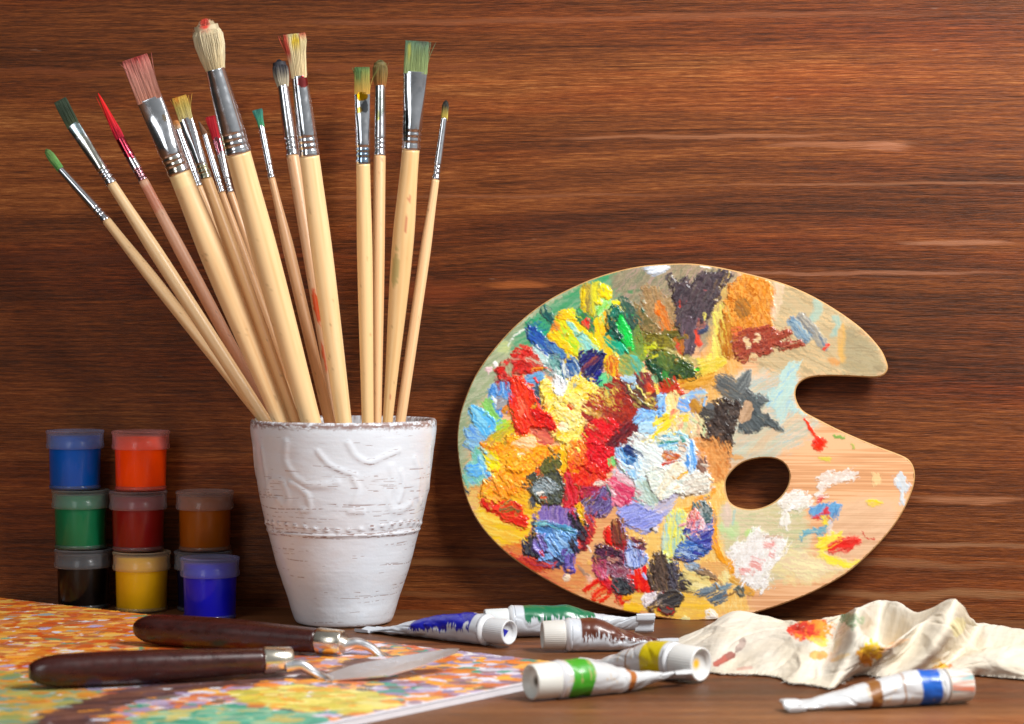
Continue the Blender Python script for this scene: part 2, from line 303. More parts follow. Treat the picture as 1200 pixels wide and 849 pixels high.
# ------------------------------------------------------------------ brushes
M_handle = mat('varnished_birch', rough=.38, attr=True, coat=.15, coat_r=.3, bump=(700, .1, .0003))
M_ferrule = mat('nickel_ferrule', rough=.16, metal=1, attr=True, bump=(500, .06, .0002), rvar=.06)
M_hair = mat('bristle', rough=.6, attr=True, spec=.3)
def stops(st, t):
    ts = [q[0] for q in st]; cs = np.array([hx(q[1]) for q in st]); return np.stack([np.interp(t, ts, cs[:, k]) for k in range(3)], -1)
def brush(label, tip, ft, fb, rim, wt, wft, wfb, wh, wr, dtop, drim, kind, hair, hc='e3bd88', paint=(), seed=0, ferr_paint=(), thick=None, wmid=None, spread=.35):
    rnd = np.random.RandomState(seed+100)
    # depth varies linearly with the row between the ferrule top and the rim
    dd = lambda py: drim+(dtop-drim)*(rim[1]-py)/(rim[1]-ft[1])
    Pr = wp(rim[0], rim[1], dd(rim[1])); Pf = wp(ft[0], ft[1], dd(ft[1])); Pb = wp(fb[0], fb[1], dd(fb[1])); Pt = wp(tip[0], tip[1], dd(tip[1]))
    down = (Pr-Pb).normalized(); Pe = Pr+down*.066
    root = thing('paint_brush', label, 'paint brush', Pe, 'paint brushes standing in the white cup')
    px = drim/F
    # handle
    L = (Pe-Pb).length; n = 150; t = np.linspace(0, 1, n); tr = (Pr-Pb).length/L
    rad = sm([0, .05, tr*.32, tr, 1], [wfb*.5, wfb*.5+.12*(wh-wfb)*.5, wh*.5, wr*.5, wr*.42], t)*px
    rad[-1] *= .5; rad[-2] *= .8
    ax, U, V = frame(Pb-Pe, (0, -1, 0)); cen = np.array([list(Pb.lerp(Pe, q)) for q in t])
    base = hx(hc); base = np.clip(base*np.array([1.05, 1.03, 1.04]), 0, .9); dark = base*np.array([.78, .62, .46]); lite = np.clip(base*np.array([1.07, 1.12, 1.22]), 0, .92)
    def cf(u, v):
        x = v*9; g = fbm(np.cos(v*2*PI)*2.5+seed, np.sin(v*2*PI)*2.5+u*1.2, seed, 3); f = fbm(np.cos(v*2*PI)*16+seed, np.sin(v*2*PI)*16+u*7, seed+5, 3)
        k = sst(.38, .85, .55*g+.45*f)[..., None]; c = lite*(1-k)+dark*k; c = base*.45+c*.55
        sp = sst(.93, .97, vn(v*26+seed, u*70, seed+9))[..., None]*.5; c = c*(1-sp)+dark*.4*sp
        for (u0, v0, ru, rv, colr, s) in paint:
            dv = (v-v0+1.0) % 1-.5
            q = ((u-u0)/ru)**2+(dv/rv)**2+(fbm(u*90, v*14, seed+3)-.5)*1.8
            k2 = (sst(1.1, .7, q)*s)[..., None]; c = c*(1-k2)+hx(colr)*k2
        return c
    loft('handle', cen, U, V, rad, rad, M_handle, root, 32, cf)
    # ferrule: round at the handle, flattened at the hair for flat brushes, with two crimped rings
    n = 110; t = np.linspace(0, 1, n); cen = np.array([list(Pb.lerp(Pf, q)) for q in t]); d = (Pf-Pb)
    a = sm([0, .35, 1], [wfb*.52, wfb*.52+(wft-wfb)*.12, wft*.5], t)*px
    tk = (thick or (.34 if kind == 'flat' else 1.))*wft*.5
    b = sm([0, .3, .8, 1], [wfb*.52, wfb*.5, tk*1.08, tk], t)*px
    Ln = d.length/px
    for c0 in (.09, .16, .23):
        k = .35*np.exp(-((t-c0)*Ln/1.7)**2)*px*min(1, wfb/12)*1.7
        a = a-k; b = b-k
    a[0] *= 1.0; rg = .3*np.exp(-((t-.025)*Ln/1.4)**2)*px; a = a+rg; b = b+rg
    ax, U, V = frame(Pf-Pb, (0, -1, 0))
    def cf2(u, v):
        c = np.broadcast_to(np.array([.80, .82, .85]), u.shape+(3,)).copy()
        k = (sst(.55, .8, fbm(v*9+seed, u*9, seed+2, 4))*.3)[..., None]; c = c*(1-k)+np.array([.35, .36, .38])*k
        for (u0, v0, ru, rv, colr, s) in ferr_paint:
            dv = (v-v0+1.0) % 1-.5
            q = ((u-u0)/ru)**2+(dv/rv)**2+(fbm(u*14, v*9, seed+31)-.5)*2.4
            k2 = (sst(1.1, .8, q)*s)[..., None]; c = c*(1-k2)+hx(colr)*k2*.9
        return c
    o = loft('ferrule', cen, U, V, a, b, M_ferrule, root, 48, cf2)
    # hair
    hv = Pt-Pf; Lh = hv.length; N = int(min(1500, max(260, wft*wt*2.6+220)))
    ax, U, V = frame(hv, (0, -1, 0)); U = np.array(U); V = np.array(V); A = np.array(ax)
    ra, rb = wft*.47*px, tk*.9*px
    q = np.sqrt(rnd.rand(N)); ph = rnd.rand(N)*2*PI
    ex = q*np.cos(ph); ey = q*np.sin(ph)
    if kind in ('flat', 'fan'): ex = rnd.uniform(-1, 1, N); ey = rnd.uniform(-1, 1, N)*np.sqrt(np.clip(1-ex**2*.6, 0, 1))
    wm_ = (wmid or max(wt, wft)*1.0)*.5*px; wtip = wt*.5*px
    tt = np.array([0, .3, .6, .85, 1.])
    ln = 1-abs(rnd.normal(0, .032, N)); stray = (rnd.rand(N) < .012)*rnd.normal(0, 1, N)
    if kind == 'pointed': ln = 1-.75*q**1.3*rnd.rand(N)
    if kind == 'round': ln = ln*(1-.16*q**2)
    wid = {'flat': [ra, ra*1.01, (ra+wm_*.9)/2, wm_*.9, wtip*.88], 'fan': [ra, ra*1.08, (ra+wm_*.95)/2, wm_*.95, wtip*.93], 'round': [ra, ra+(wm_-ra)*.55, wm_*.98, wm_*.97, wtip*.8], 'pointed': [ra, ra*1.02, ra*.72, ra*.36, ra*.12]}[kind]
    thk = {'flat': [rb, rb*1.0, rb*.95, rb*.8, rb*.7], 'fan': [rb, rb, rb*.9, rb*.8, rb*.7], 'round': [rb, rb+(wm_-rb)*.55, wm_*.9, wm_*.85, wtip*.7], 'pointed': [ra, ra, ra*.7, ra*.35, ra*.12]}[kind]
    cl = rnd.randint(0, 9, N); clo = rnd.normal(0, .05, (9, 2))
    Vs = []; Cs = []
    for k, tk_ in enumerate(tt):
        sx = ex*wid[k]+clo[cl, 0]*wid[k]*tk_*spread+rnd.normal(0, .012, N)*wid[k]
        sy = ey*thk[k]+clo[cl, 1]*thk[k]*tk_*spread*1.4
        sx = sx+stray*tk_**2*ra*.55; 
        P = np.array(Pf)-A*.0012+A*(Lh*ln*tk_)[:, None]+U*sx[:, None]+V*sy[:, None]
        hr = (.34 if tk_ < 1 else .12)*px*(1.25 if wft > 16 else 1)
        for j in range(3):
            an = j*2*PI/3+ph; Vs.append(P+U*(np.cos(an)*hr)[:, None]+V*(np.sin(an)*hr)[:, None])
        tl = tk_*ln
        cc = stops(hair[0], np.clip(tl+rnd.normal(0, .05, N), 0, 1)) if True else None
        var = rnd.uniform(.72, 1.18, N)[:, None]; cc = cc*var
        for (cx, t0, rx, rt, colr, s) in hair[1]:
            kk = (sst(1.15, .6, ((-ex-cx)/rx)**2+((tl-t0)/rt)**2+rnd.normal(0, .2, N))*s)[:, None]; cc = cc*(1-kk)+hx(colr)*kk*var
        for j in range(3): Cs.append(cc)
    Vs = np.stack(Vs, 1); Cs = np.clip(np.stack(Cs, 1), 0, .95); nr = len(tt)
    fs = []
    base_i = np.arange(N)*3*nr
    for k in range(nr-1):
        for j in range(3):
            j2 = (j+1) % 3; fs.append(np.stack([base_i+k*3+j, base_i+k*3+j2, base_i+(k+1)*3+j2, base_i+(k+1)*3+j], -1))
    # a dense core so that the tuft is not see-through
    m = 26; tc_ = np.linspace(0, .86 if kind != 'pointed' else .9, 24); cv = np.interp(tc_, tt, wid)*.86; ct = np.interp(tc_, tt, thk)*.8
    an = np.arange(m)/m*2*PI
    core = (np.array(Pf)[None, None]-A*.001+A*(tc_*Lh)[:, None, None]+U*(cv[:, None]*np.cos(an))[..., None]+V*(ct[:, None]*np.sin(an))[..., None])
    cc = stops(hair[0], tc_)[:, None]*np.ones((1, m, 1))*.75; st = fbm(np.cos(an)*6+seed, np.sin(an)*6, seed, 3)[None, :, None]; cc = cc*(.6+.8*st)
    exg = np.cos(an)[None, :]
    for (cx, t0, rx, rt, colr, s) in hair[1]:
        kk = (sst(1.15, .6, ((-exg-cx)/rx)**2+((tc_[:, None]-t0)/rt)**2)*s)[..., None]; cc = cc*(1-kk)+hx(colr)*kk
    b0 = Vs.reshape(-1, 3).shape[0]; fs.append(gridf(24, m, True, b0))
    Va = np.concatenate([Vs.reshape(-1, 3), core.reshape(-1, 3)]); Ca = np.concatenate([Cs.reshape(-1, 3), cc.reshape(-1, 3)])
    mesh('bristles', Va, np.concatenate(fs), M_hair, root, Ca)
    return root
v_ = .75   # angle of the side that faces the camera is found at build time: both frames use the -Y hint
brush('thin brush with pale green tip, farthest left in the cup', (52, 173), (71, 199), (125, 259), (311, 494), 10, 9, 11, 15, 13, 1.27, 1.233, 'round', ([(0, '5e9a52'), (.5, '74a25c'), (1, '5d7a45')], []), 'd8b582', seed=1)
brush('brush with dark green worn bristles and dull paint-smeared ferrule', (69, 115), (85, 146), (131, 216), (311, 494), 17, 16, 12, 17, 15, 1.235, 1.221, 'flat', ([(0, '4c5a3c'), (.4, '2f3d2c'), (1, '3c4a38')], []), 'e6c48f', seed=2, ferr_paint=[(.9, .75, .12, .3, 'b5d5d6', .7), (.55, .75, .3, .3, 'bcb79b', .65)])
brush('pointed brush with bright red tip and red-spattered ferrule', (114, 107), (141, 163), (168, 212), (318, 494), 3, 11, 11.5, 15, 13, 1.255, 1.241, 'pointed', ([(0, 'c01f3f'), (.4, 'd81c24'), (1, 'ee2018')], []), 'eab792', seed=3, ferr_paint=[(.85, .75, .3, .5, 'c2183f', .95), (.15, .75, .14, .35, 'c8284f', .6), (.45, .6, .12, .1, 'c2183f', .5)], paint=[(.05, .75, .04, .6, 'd2654c', .5)])
brush('wide flat brush with dusty pink bristles', (156.5, 65), (175, 116), (210.6, 203), (329, 494), 33, 30, 26, 30, 19, 1.18, 1.205, 'flat', ([(0, 'cc8c74'), (.4, 'cf9484'), (.8, 'c98578'), (1, 'b8524c')], [(.2, .98, .3, .12, 'b02025', .7)]), 'e9c48e', seed=4, ferr_paint=[(.72, .85, .05, .04, 'c9a56d', .7), (.12, .7, .12, .16, 'd9c07c', .45)], paint=[(.02, .75, .02, .4, 'f0dca0', .5)])
brush('small brush with orange and white tip half hidden behind the pink brush', (203, 139), (209, 152), (233, 219), (351, 494), 10, 9, 10, 13, 11, 1.262, 1.247, 'round', ([(0, 'd9cdb8'), (.6, 'c98a4a'), (1, 'b06a3a')], []), 'e2b884', seed=5)
brush('flat brush with short yellow bristles', (209, 111), (217.5, 139), (242, 210), (345, 494), 19, 17, 14, 17, 14, 1.225, 1.222, 'flat', ([(0, 'd9c98e'), (.5, 'c9b964'), (1, 'd3a13c')], [(-.5, .9, .4, .2, 'd98a28', .7)]), 'e6ba80', seed=6, ferr_paint=[(.12, .75, .12, .3, 'cfc84c', .5)])
brush('very thin brush with brown pointed tip', (231.5, 140), (240, 158), (260, 226), (356, 494), 4, 7, 8, 11, 10, 1.262, 1.25, 'pointed', ([(0, '8d6245'), (1, '5e4638')], []), 'dcae7a', seed=7)
brush('thin brush with dark red bristles beside the big round brush', (246, 134), (253, 161), (270, 226), (361, 494), 13, 10, 9, 13, 11, 1.275, 1.26, 'flat', ([(0, 'b8182a'), (1, 'b01622')], []), 'dcb080', seed=8, ferr_paint=[(.9, .75, .2, .4, 'b31b48', .8)])
brush('thick round brush with cream bristles and a red dot, tallest in the cup', (239, 19), (252, 81), (279, 180), (364, 494), 27, 22, 29, 31, 24, 1.165, 1.20, 'round', ([(0, 'd9c79c'), (.6, 'e3d6b4'), (1, 'd2bd96')], [(-.05, .93, .5, .15, 'd8382c', .95)]), 'ebc68f', seed=9, wmid=33, spread=.9, ferr_paint=[(.14, .6, .08, .1, 'd8c240', .5)])
brush('small thin brush with teal green tip', (301, 126), (306, 147), (318.5, 209), (386, 494), 12, 7, 8, 14, 13, 1.23, 1.213, 'fan', ([(0, '4fa06a'), (.5, '3f8f78'), (1, '356f66')], []), 'e4b684', seed=10, thick=.8)
brush('round brush with black-tipped white bristles', (326, 67), (331.5, 101), (343, 183), (395, 494), 12, 13, 15, 15, 12, 1.265, 1.243, 'round', ([(0, 'cfc4a8'), (.35, 'b9b09c'), (.6, '4c4a50'), (1, '23242c')], []), 'e6ba8c', seed=11, wmid=19, paint=[(.40, .72, .05, .10, 'e2581c', 1), (.53, .70, .05, .05, 'e2581c', .9)])
brush('thick brush with cream bristles splashed yellow and red', (344.5, 37), (350.5, 89), (362.6, 183), (403, 495), 26, 18, 23, 25, 19, 1.18, 1.203, 'fan', ([(0, 'e6cfa0'), (.5, 'e2d0a4'), (1, 'd9cc98')], [(.05, .82, .35, .2, 'e8c81c', .9), (-.95, .75, .4, .35, 'c4221c', .9), (.8, .98, .4, .1, 'c93a28', .8)]), 'edca94', seed=12, thick=.8, spread=.9, ferr_paint=[(.93, .85, .07, .12, 'd02820', .9)])
brush('upright flat brush with green and yellow bristles and yellow blob on its ferrule', (424, 76), (424.5, 108), (425.6, 192), (431, 497), 19, 18, 16, 18, 14, 1.18, 1.20, 'flat', ([(0, 'd2a34c'), (.4, 'a8944a'), (.8, '7f8a48'), (1, '5c7a4c')], [(-.5, .75, .5, .3, '3f6a3c', .7)]), 'ecc48a', seed=13, ferr_paint=[(.95, .72, .1, .14, 'e8a90c', 1), (.75, .68, .05, .08, 'e0b020', .9), (.1, .75, .12, .3, 'a8c8e4', .9), (.8, .8, .1, .08, '44474a', .8)])
brush('slim upright brush with olive brown bristles', (445.5, 67.5), (445.5, 101), (445, 183), (442, 497), 17, 13, 14, 14, 10, 1.255, 1.237, 'round', ([(0, 'b06a34'), (.3, '94743c'), (.7, '7d6a3e'), (1, '6e6a40')], []), 'e6b984', seed=14, wmid=18, ferr_paint=[(.55, .68, .08, .08, 'cfd04c', .8), (.75, .75, .2, .3, 'a9b7a2', .6)])
brush('broad flat brush with grey green bristles', (489, 45.5), (487, 84), (481.5, 175.5), (454, 497), 29, 28, 20, 25, 12, 1.18, 1.205, 'flat', ([(0, '93a46c'), (.5, '889a66'), (1, '5f7d66')], [(-.6, .7, .2, .2, 'c9c24a', .6), (.5, .98, .4, .15, '64605a', .5)]), 'e4be84', seed=15, ferr_paint=[(.3, .62, .2, .07, '22302a', .9)], paint=[(.3, .67, .05, .07, '8f8a45', .6), (.18, .78, .02, .02, 'b04a3a', .7), (.62, .78, .01, .03, 'c8604a', .7), (.12, .8, .01, .02, 'b04a3a', .6)])
brush('slender brush with black and yellow tip, farthest right in the cup', (523, 115), (520.5, 139), (510.5, 211), (469, 497), 8, 8, 9, 13, 12, 1.25, 1.235, 'round', ([(0, 'd9c25c'), (.4, 'b9a44c'), (.6, '3c3a34'), (1, '22241f')], []), 'e6bd8a', seed=16)

# ------------------------------------------------------------------ jars of paint
M_lid = mat('translucent_lid', (.78, .80, .84), .28, spec=.6)
_n, _l = M_lid.node_tree.nodes, M_lid.node_tree.links
_t = _n.new('ShaderNodeBsdfTransparent'); _m = _n.new('ShaderNodeMixShader'); _f = _n.new('ShaderNodeLayerWeight'); _r = _n.new('ShaderNodeMapRange'); _f.inputs[0].default_value = .35
_r.inputs[3].default_value = .10; _r.inputs[4].default_value = .5; _l.new(_f.outputs['Facing'], _r.inputs[0]); _l.new(_r.outputs[0], _m.inputs[0])
_l.new(_t.outputs[0], _m.inputs[1]); _l.new(_n['Principled BSDF'].outputs[0], _m.inputs[2]); _l.new(_m.outputs[0], _n['Material Output'].inputs['Surface'])
M_clear = mat('clear_plastic_rim', (.9, .92, .95), .12, trans=.95, ior=1.35)
def lathe(name, prof, loc, mt, parent, nt=64, mod=None):
    prof = np.array(prof, float); n = len(prof); th = np.arange(nt)/nt*2*PI
    R = prof[:, 0][:, None]*np.ones(nt); 
    if mod is not None: R = R*mod(prof[:, 1][:, None], th[None])
    P = np.stack([R*np.cos(th), R*np.sin(th), prof[:, 1][:, None]*np.ones(nt)], -1)+np.array(loc)
    return mesh(name, P.reshape(-1, 3), gridf(n, nt, True), mt, parent)
JH = .0343
def jar(label, px, d, level, colr, rough=.28, paintcol=None):
    base = Vector(((px-600)*d/F, d-D0, level*JH)); t = thing('paint_jar', label, 'paint jar', base, 'paint jars stacked against the wall')
    c = hx(colr); m = mat('poster_paint_'+colr, tuple(c), rough, coat=.22, coat_r=.06, spec=.3)
    b = base
    lathe('container', [(.0, .0009), (.0138, .0009), (.0142, .0014), (.0147, .0235), (.0147, .0262), (.0143, .027), (.0143, .0308), (.0, .0310)], b, m, t)
    lathe('clear_base', [(0, .0001), (.0142, .0001), (.0147, .0006), (.0148, .0022), (.0144, .0026)], b, M_clear, t)
    ml = M_lid.copy(); ml.node_tree.nodes['Principled BSDF'].inputs['Base Color'].default_value = (*(np.array([.72, .75, .80])*.45+c*.55), 1)
    for q_ in list(ml.node_tree.nodes['Principled BSDF'].inputs['Base Color'].links): ml.node_tree.links.remove(q_)
    lathe('lid', [(.0149, .0236), (.0161, .0236), (.0165, .0244), (.0165, .0262), (.0161, .0266), (.0162, .0322), (.0166, .0326), (.0166, .0337), (.0160, .0341), (.0146, .0341), (.0142, .0336), (0, .0334), (0, .0318), (.0146, .0318), (.0152, .031), (.0151, .0245), (.0149, .0236)], b, ml, t, 180,
          lambda z, th: 1+.009*np.cos(th*60)*((z > .0268) & (z < .032)))
    return t
jar('black paint jar at the bottom under the green one', 97.5, 1.2915, 0, '050506')
jar('green paint jar between the blue and the black one', 94.5, 1.2915, 1, '0d6b43')
jar('bright blue paint jar on top of the left stack', 88, 1.292, 2, '0052b4')
jar('mustard yellow paint jar at the bottom of the middle stack', 166, 1.278, 0, 'dca70f')
jar('dark red paint jar between the orange and the yellow one', 162, 1.282, 1, '7a1410')
jar('bright orange paint jar on top of the middle stack', 165, 1.284, 2, 'ff4a00')
jar('dark navy paint jar hidden under the brown one', 238, 1.2812, 0, '0d0f2e')
jar('ochre brown paint jar on top of the dark jar', 240, 1.2812, 1, '8f4a08')
jar('ultramarine blue paint jar standing in front of the others', 246, 1.245, 0, '0c12bc')
# ------------------------------------------------------------------ the palette
OUT = [(790,310.5),(820,311.3),(858,318),(911.5,331.7),(948,346.6),(982,366.4),(1010.5,387.6),(1030,409),(1037.5,424),(1038.7,433),(1033,439.5),(1021.8,441),(999,440),(971,439.3),(950,441),(937,447),(931,457),(932,469.6),(940,482.3),(959.6,493.6),(988,507.7),(1024.6,523.3),(1053,534),(1064,540),(1069.3,548.5),(1070.7,559.4),(1068,573.5),(1058.5,596),(1044,618.7),(1021.8,644),(993.5,669.6),(959.6,689.4),(922.8,705),(883,717.6),(846.5,724.5),(807,726.5),(785,724.5),(753,719.5),(719,712.3),(685.5,701),(654,686),(620.7,666.4),(594.8,648),(571.5,625),(556,602.5),(545.5,577),(539.8,548.5),(537,520),(539,493),(545.5,469.6),(558,441),(578,412),(606,381.5),(640,355),(677,335.5),(711,322.6),(750,313.6)]
HOLE = [(848.5,566),(855,553),(869,541.5),(889,535.8),(908.7,536.5),(921.4,544),(926.5,557),(923,573),(911.5,587),(894.6,596),(877.6,598.4),(860.7,594.5),(851.5,585)]
def closed(pts, n):
    pts = np.array(pts, float); m = len(pts); res = []
    for i in range(m):
        p0, p1, p2, p3 = pts[i-1], pts[i], pts[(i+1) % m], pts[(i+2) % m]
        for k in range(n):
            t = k/n; res.append(.5*((2*p1)+(-p0+p2)*t+(2*p0-5*p1+4*p2-p3)*t*t+(-p0+3*p1-3*p2+p3)*t**3))
    return np.array(res)
OUTS, HOLS = closed(OUT, 7), closed(HOLE, 7)
PA = np.array(wp(792, 726, 1.238))                       # the lowest point, on the table
LEAN = math.radians(4.2)
PNv = Matrix.Rotation(-WA, 3, 'Z') @ Vector((0, -math.cos(LEAN), math.sin(LEAN)))
PN = np.array(PNv)                                       # face normal, towards the viewer
def onpal(px, py):
    r = np.stack([(np.asarray(px)-600)/F, np.ones_like(px, float), -(np.asarray(py)-H0)/F], -1); c0 = np.array([0, -D0, HC])
    t = ((PA-c0) @ PN)/(r @ PN); return c0+r*t[..., None]
def sdpoly(X, Y, poly):
    """signed distance, negative inside"""
    d = np.full(X.shape, 1e9); ins = np.zeros(X.shape, bool); n = len(poly)
    for i in range(n):
        ax, ay = poly[i]; bx, by = poly[(i+1) % n]; ex, ey = bx-ax, by-ay
        t = np.clip(((X-ax)*ex+(Y-ay)*ey)/(ex*ex+ey*ey+1e-12), 0, 1)
        d = np.minimum(d, (X-ax-t*ex)**2+(Y-ay-t*ey)**2)
        c = ((ay > Y) != (by > Y)); ins ^= c & (X < (bx-ax)*(Y-ay)/(by-ay+1e-12)+ax)
    return np.where(ins, -1, 1)*np.sqrt(d)
ST_ = .8
gx = np.arange(533, 1075, ST_); gy = np.arange(306, 731, ST_)
GX, GY = np.meshgrid(gx, gy)
COLR = np.zeros(GX.shape+(3,)); ALP = np.zeros(GX.shape); HGT = np.zeros(GX.shape)     # pigment, how much it covers the wood, thickness in mm
OFFS = {'P': (0, 0, 1), 'A': (530, 300, 3.538), 'B': (530, 520, 3.859), 'C': (790, 300, 3.538), 'D': (790, 500, 3.538), 'E': (540, 310, 7.075), 'F': (680, 310, 7.075), 'G': (540, 420, 7.075), 'H': (690, 420, 7.075), 'I': (540, 530, 7.075), 'J': (690, 530, 7.075), 'K': (600, 620, 7.075), 'L': (750, 620, 7.075)}
scount = [0]; SL = []
def S(tg, pts, cols, ang=0, th=.5, rough=3, op=1, edge=1.1, sk=(26, 2.2), mode='s', ridge=1.):
    """one load of paint. pts in the tag's picture coordinates, 2 points + width = a stroke, more = an outline; ang = direction of the knife or bristle marks"""
    SL.append((tg, pts, cols, ang, th, rough, op, edge, sk, mode, ridge))
def paint(tg, pts, cols, ang, th, rough, op, edge, sk, mode, ridge, grow=.6):
    scount[0] += 1; sd = scount[0]*3
    if tg == 'D' and th > .1: edge = max(edge, 2.2); rough = rough*1.35+1; op = op*.93; th = th*.8
    ox, oy, sc = OFFS[tg]; p = np.array([q[:2] for q in pts], float)/sc+np.array([ox, oy])
    pad = rough*2+4
    if len(pts) == 3 and len(pts[2]) == 1: wd = pts[2][0]/sc/2; raise ValueError
    x0, y0 = p.min(0)-pad; x1, y1 = p.max(0)+pad
    i0, i1 = np.searchsorted(gy, [y0, y1]); j0, j1 = np.searchsorted(gx, [x0, x1])
    X, Y = GX[i0:i1, j0:j1], GY[i0:i1, j0:j1]
    if X.size == 0: return
    if len(p) > 3: p = closed(p, 3)
    ca, sa = math.cos(math.radians(ang)), math.sin(math.radians(ang))
    u, v = X*ca+Y*sa, -X*sa+Y*ca
    n1 = fbm(X/6, Y/6, sd, 4)-.5; n2 = fbm(u/14, v/1.5, sd+1, 3)-.5
    n0 = fbm(X/2.2, Y/2.2, sd+13, 2)-.5
    d = sdpoly(X, Y, p)-grow+rough*(n1*1.9+n2*2.0)+min(rough, 3)*n0*1.1
    a = sst(edge*.7, -edge*.7, d)*op
    wob = (fbm(X/9, Y/9, sd+6, 2)-.5)*8
    if mode == 's': k = fbm((u+wob)/sk[0], (v+wob*.35)/sk[1], sd+2, 4)
    elif mode == 'm': k = fbm((X+wob)/sk[1]/1.6, (Y+wob)/sk[1]/1.6, sd+2, 4)
    else: k = .5*fbm(u/sk[0], (v+wob)/sk[1], sd+2, 4)+.5*fbm(X/3.5, Y/3.5, sd+3, 4)
    k2 = sst(.27, .73, k)
    cs = np.array([hx(c) for c in cols]); q = k2*(len(cs)-1); qi = np.clip(np.floor(q).astype(int), 0, max(0, len(cs)-2)); qf = sst(.2, .8, q-qi)[..., None]
    c = cs[qi]*(1-qf)+cs[np.minimum(qi+1, len(cs)-1)]*qf
    c = c*(1+.16*(fbm(u/10, v/1.1, sd+4, 2)-.5))[..., None]
    # wet in wet: the knife drags some of what lies beneath along its direction
    if th > .15:
        r1, r2 = int(round(sa*7/ST_)), int(round(ca*7/ST_)); D0_ = np.roll(COLR[i0:i1, j0:j1], (r1, r2), (0, 1)); DA = np.roll(ALP[i0:i1, j0:j1], (r1, r2), (0, 1))
        pk = (sst(.5, .72, fbm(u/20, v/1.8, sd+21, 3))*DA*(.8*np.exp(-np.clip(-d, 0, 99)/9)+.28))[..., None]; c = c*(1-pk)+D0_*pk
    A0 = ALP[i0:i1, j0:j1]; na = a+A0*(1-a)
    w = (a/np.maximum(na, 1e-5))[..., None]
    COLR[i0:i1, j0:j1] = COLR[i0:i1, j0:j1]*(1-w)+c*w; ALP[i0:i1, j0:j1] = na
    if th > 0:
        dome = np.clip(-d/4.5, 0, 1)**.6; rim = np.exp(-((d+1.8)/1.2)**2)*.42
        rel = th*(.30+.42*dome+rim+ridge*(.55*(k-.5)+.5*(fbm(u/11, v/1.9, sd+5, 3)-.5)+(.32*(fbm(X/3.2, Y/3.2, sd+8, 3)-.5)+.75*(fbm(X/8, Y/8, sd+9, 3)-.5) if mode != 's' else .12*(fbm(X/3, Y/3, sd+8, 2)-.5))))
        HGT[i0:i1, j0:j1] = HGT[i0:i1, j0:j1]*(1-a*.55)+a*rel
def BL(tg, x, y, rx, ry, cols, ang=0, rot=0, **kw):
    n = 12; ca, sa = math.cos(math.radians(rot)), math.sin(math.radians(rot)); P = []
    for i in range(n):
        t = i/n*2*PI; a, b = rx*math.cos(t), ry*math.sin(t); P.append((x+a*ca-b*sa, y+a*sa+b*ca))
    S(tg, P, cols, ang, **kw)
def LN(tg, pts, wd, cols, ang=0, **kw):
    pts = [np.array(p, float) for p in pts]; L, R = [], []
    for i, p in enumerate(pts):
        t = (pts[min(i+1, len(pts)-1)]-pts[max(i-1, 0)]); t = t/np.hypot(*t); nn = np.array([-t[1], t[0]])
        f = wd/2*(1 if 0 < i < len(pts)-1 else .75); L.append(tuple(p+nn*f)); R.append(tuple(p-nn*f))
    kw.setdefault('rough', 1.2); S(tg, L+R[::-1], cols, ang, **kw)
W = dict(th=.04, edge=9, rough=7)         # thin washes rubbed into the wood
# --- washes
S('P', [(530,300),(760,300),(760,400),(640,420),(560,480),(545,560),(530,560)], ['8fa882','a9b79a','7f9f7c'], -35, op=.9, **W)
S('P', [(600,400),(660,345),(740,310),(760,330),(720,370),(650,400),(610,430)], ['2f9560','4f9a70','73a77f'], -30, op=.9, th=.06, edge=5, rough=6)
S('P', [(725,312),(800,306),(860,316),(850,380),(800,420),(740,400),(720,350)], ['8d8068','a3957a','7b7c62','a88f80'], -50, op=.95, **W)
S('P', [(880,322),(960,340),(1040,420),(1030,442),(930,442),(880,420)], ['c2b08a','b5ad8a','d2b98c','a59a78'], 25, op=.85, **W)
S('P', [(1000,385),(1035,420),(1030,440),(990,436),(985,400)], ['9b9070','a39a7c','8f8468'], 10, op=.7, th=.03, edge=5, rough=4)
S('P', [(860,440),(935,440),(932,480),(960,500),(900,540),(840,530),(840,470)], ['c9bfa6','b4c0ae','d9c7b0','a8c3c0'], -30, op=.85, **W)
S('P', [(840,520),(900,500),(915,530),(870,545),(850,560)], ['c9b79c','bfc7b0'], -25, op=.5, **W)
S('P', [(545,560),(620,560),(660,640),(620,670),(560,610)], ['e8b060','e6c66a','dda056'], 10, op=.85, **W)
S('P', [(560,590),(640,610),(650,640),(600,645),(570,625)], ['f0c52c','eeb83e','f2d560'], 15, op=.9, th=.12, edge=3, rough=5)
S('P', [(590,640),(660,640),(690,690),(640,688),(600,655)], ['d8552f','d97a3f','c4402c'], 15, op=.8, th=.05, edge=5, rough=6)
S('P', [(640,620),(800,600),(830,720),(740,720),(660,690)], ['e0a25e','dc9258','e8b36a'], 5, op=.6, **W)
S('P', [(740,580),(850,560),(850,660),(880,715),(800,722),(760,700),(740,640)], ['f2c874','eebb62','f5d58c','efc06a'], 80, op=.95, **W)
S('P', [(735,700),(790,690),(840,712),(820,727),(770,722)], ['f0c040','e8b858','f2cd62'], 5, op=.85, th=.06, edge=4, rough=4)
S('P', [(850,590),(930,590),(950,640),(900,690),(865,670),(845,630)], ['c9c69a','d8cfae','bcc79c'], 0, op=.85, **W)
S('P', [(900,640),(960,650),(1000,662),(950,685),(905,672)], ['e9dca0','e4cfa0','f0e0a4'], 12, op=.75, th=.05, edge=5, rough=5)
S('P', [(985,590),(1045,590),(1040,630),(990,660),(968,640)], ['d9b99a','e4c3a4'], -20, op=.5, **W)
S('P', [(828,330),(850,330),(862,420),(835,480),(815,460),(835,400)], ['d9b870','cfa860','dcc06e'], 80, op=.8, th=.1, edge=4, rough=4)
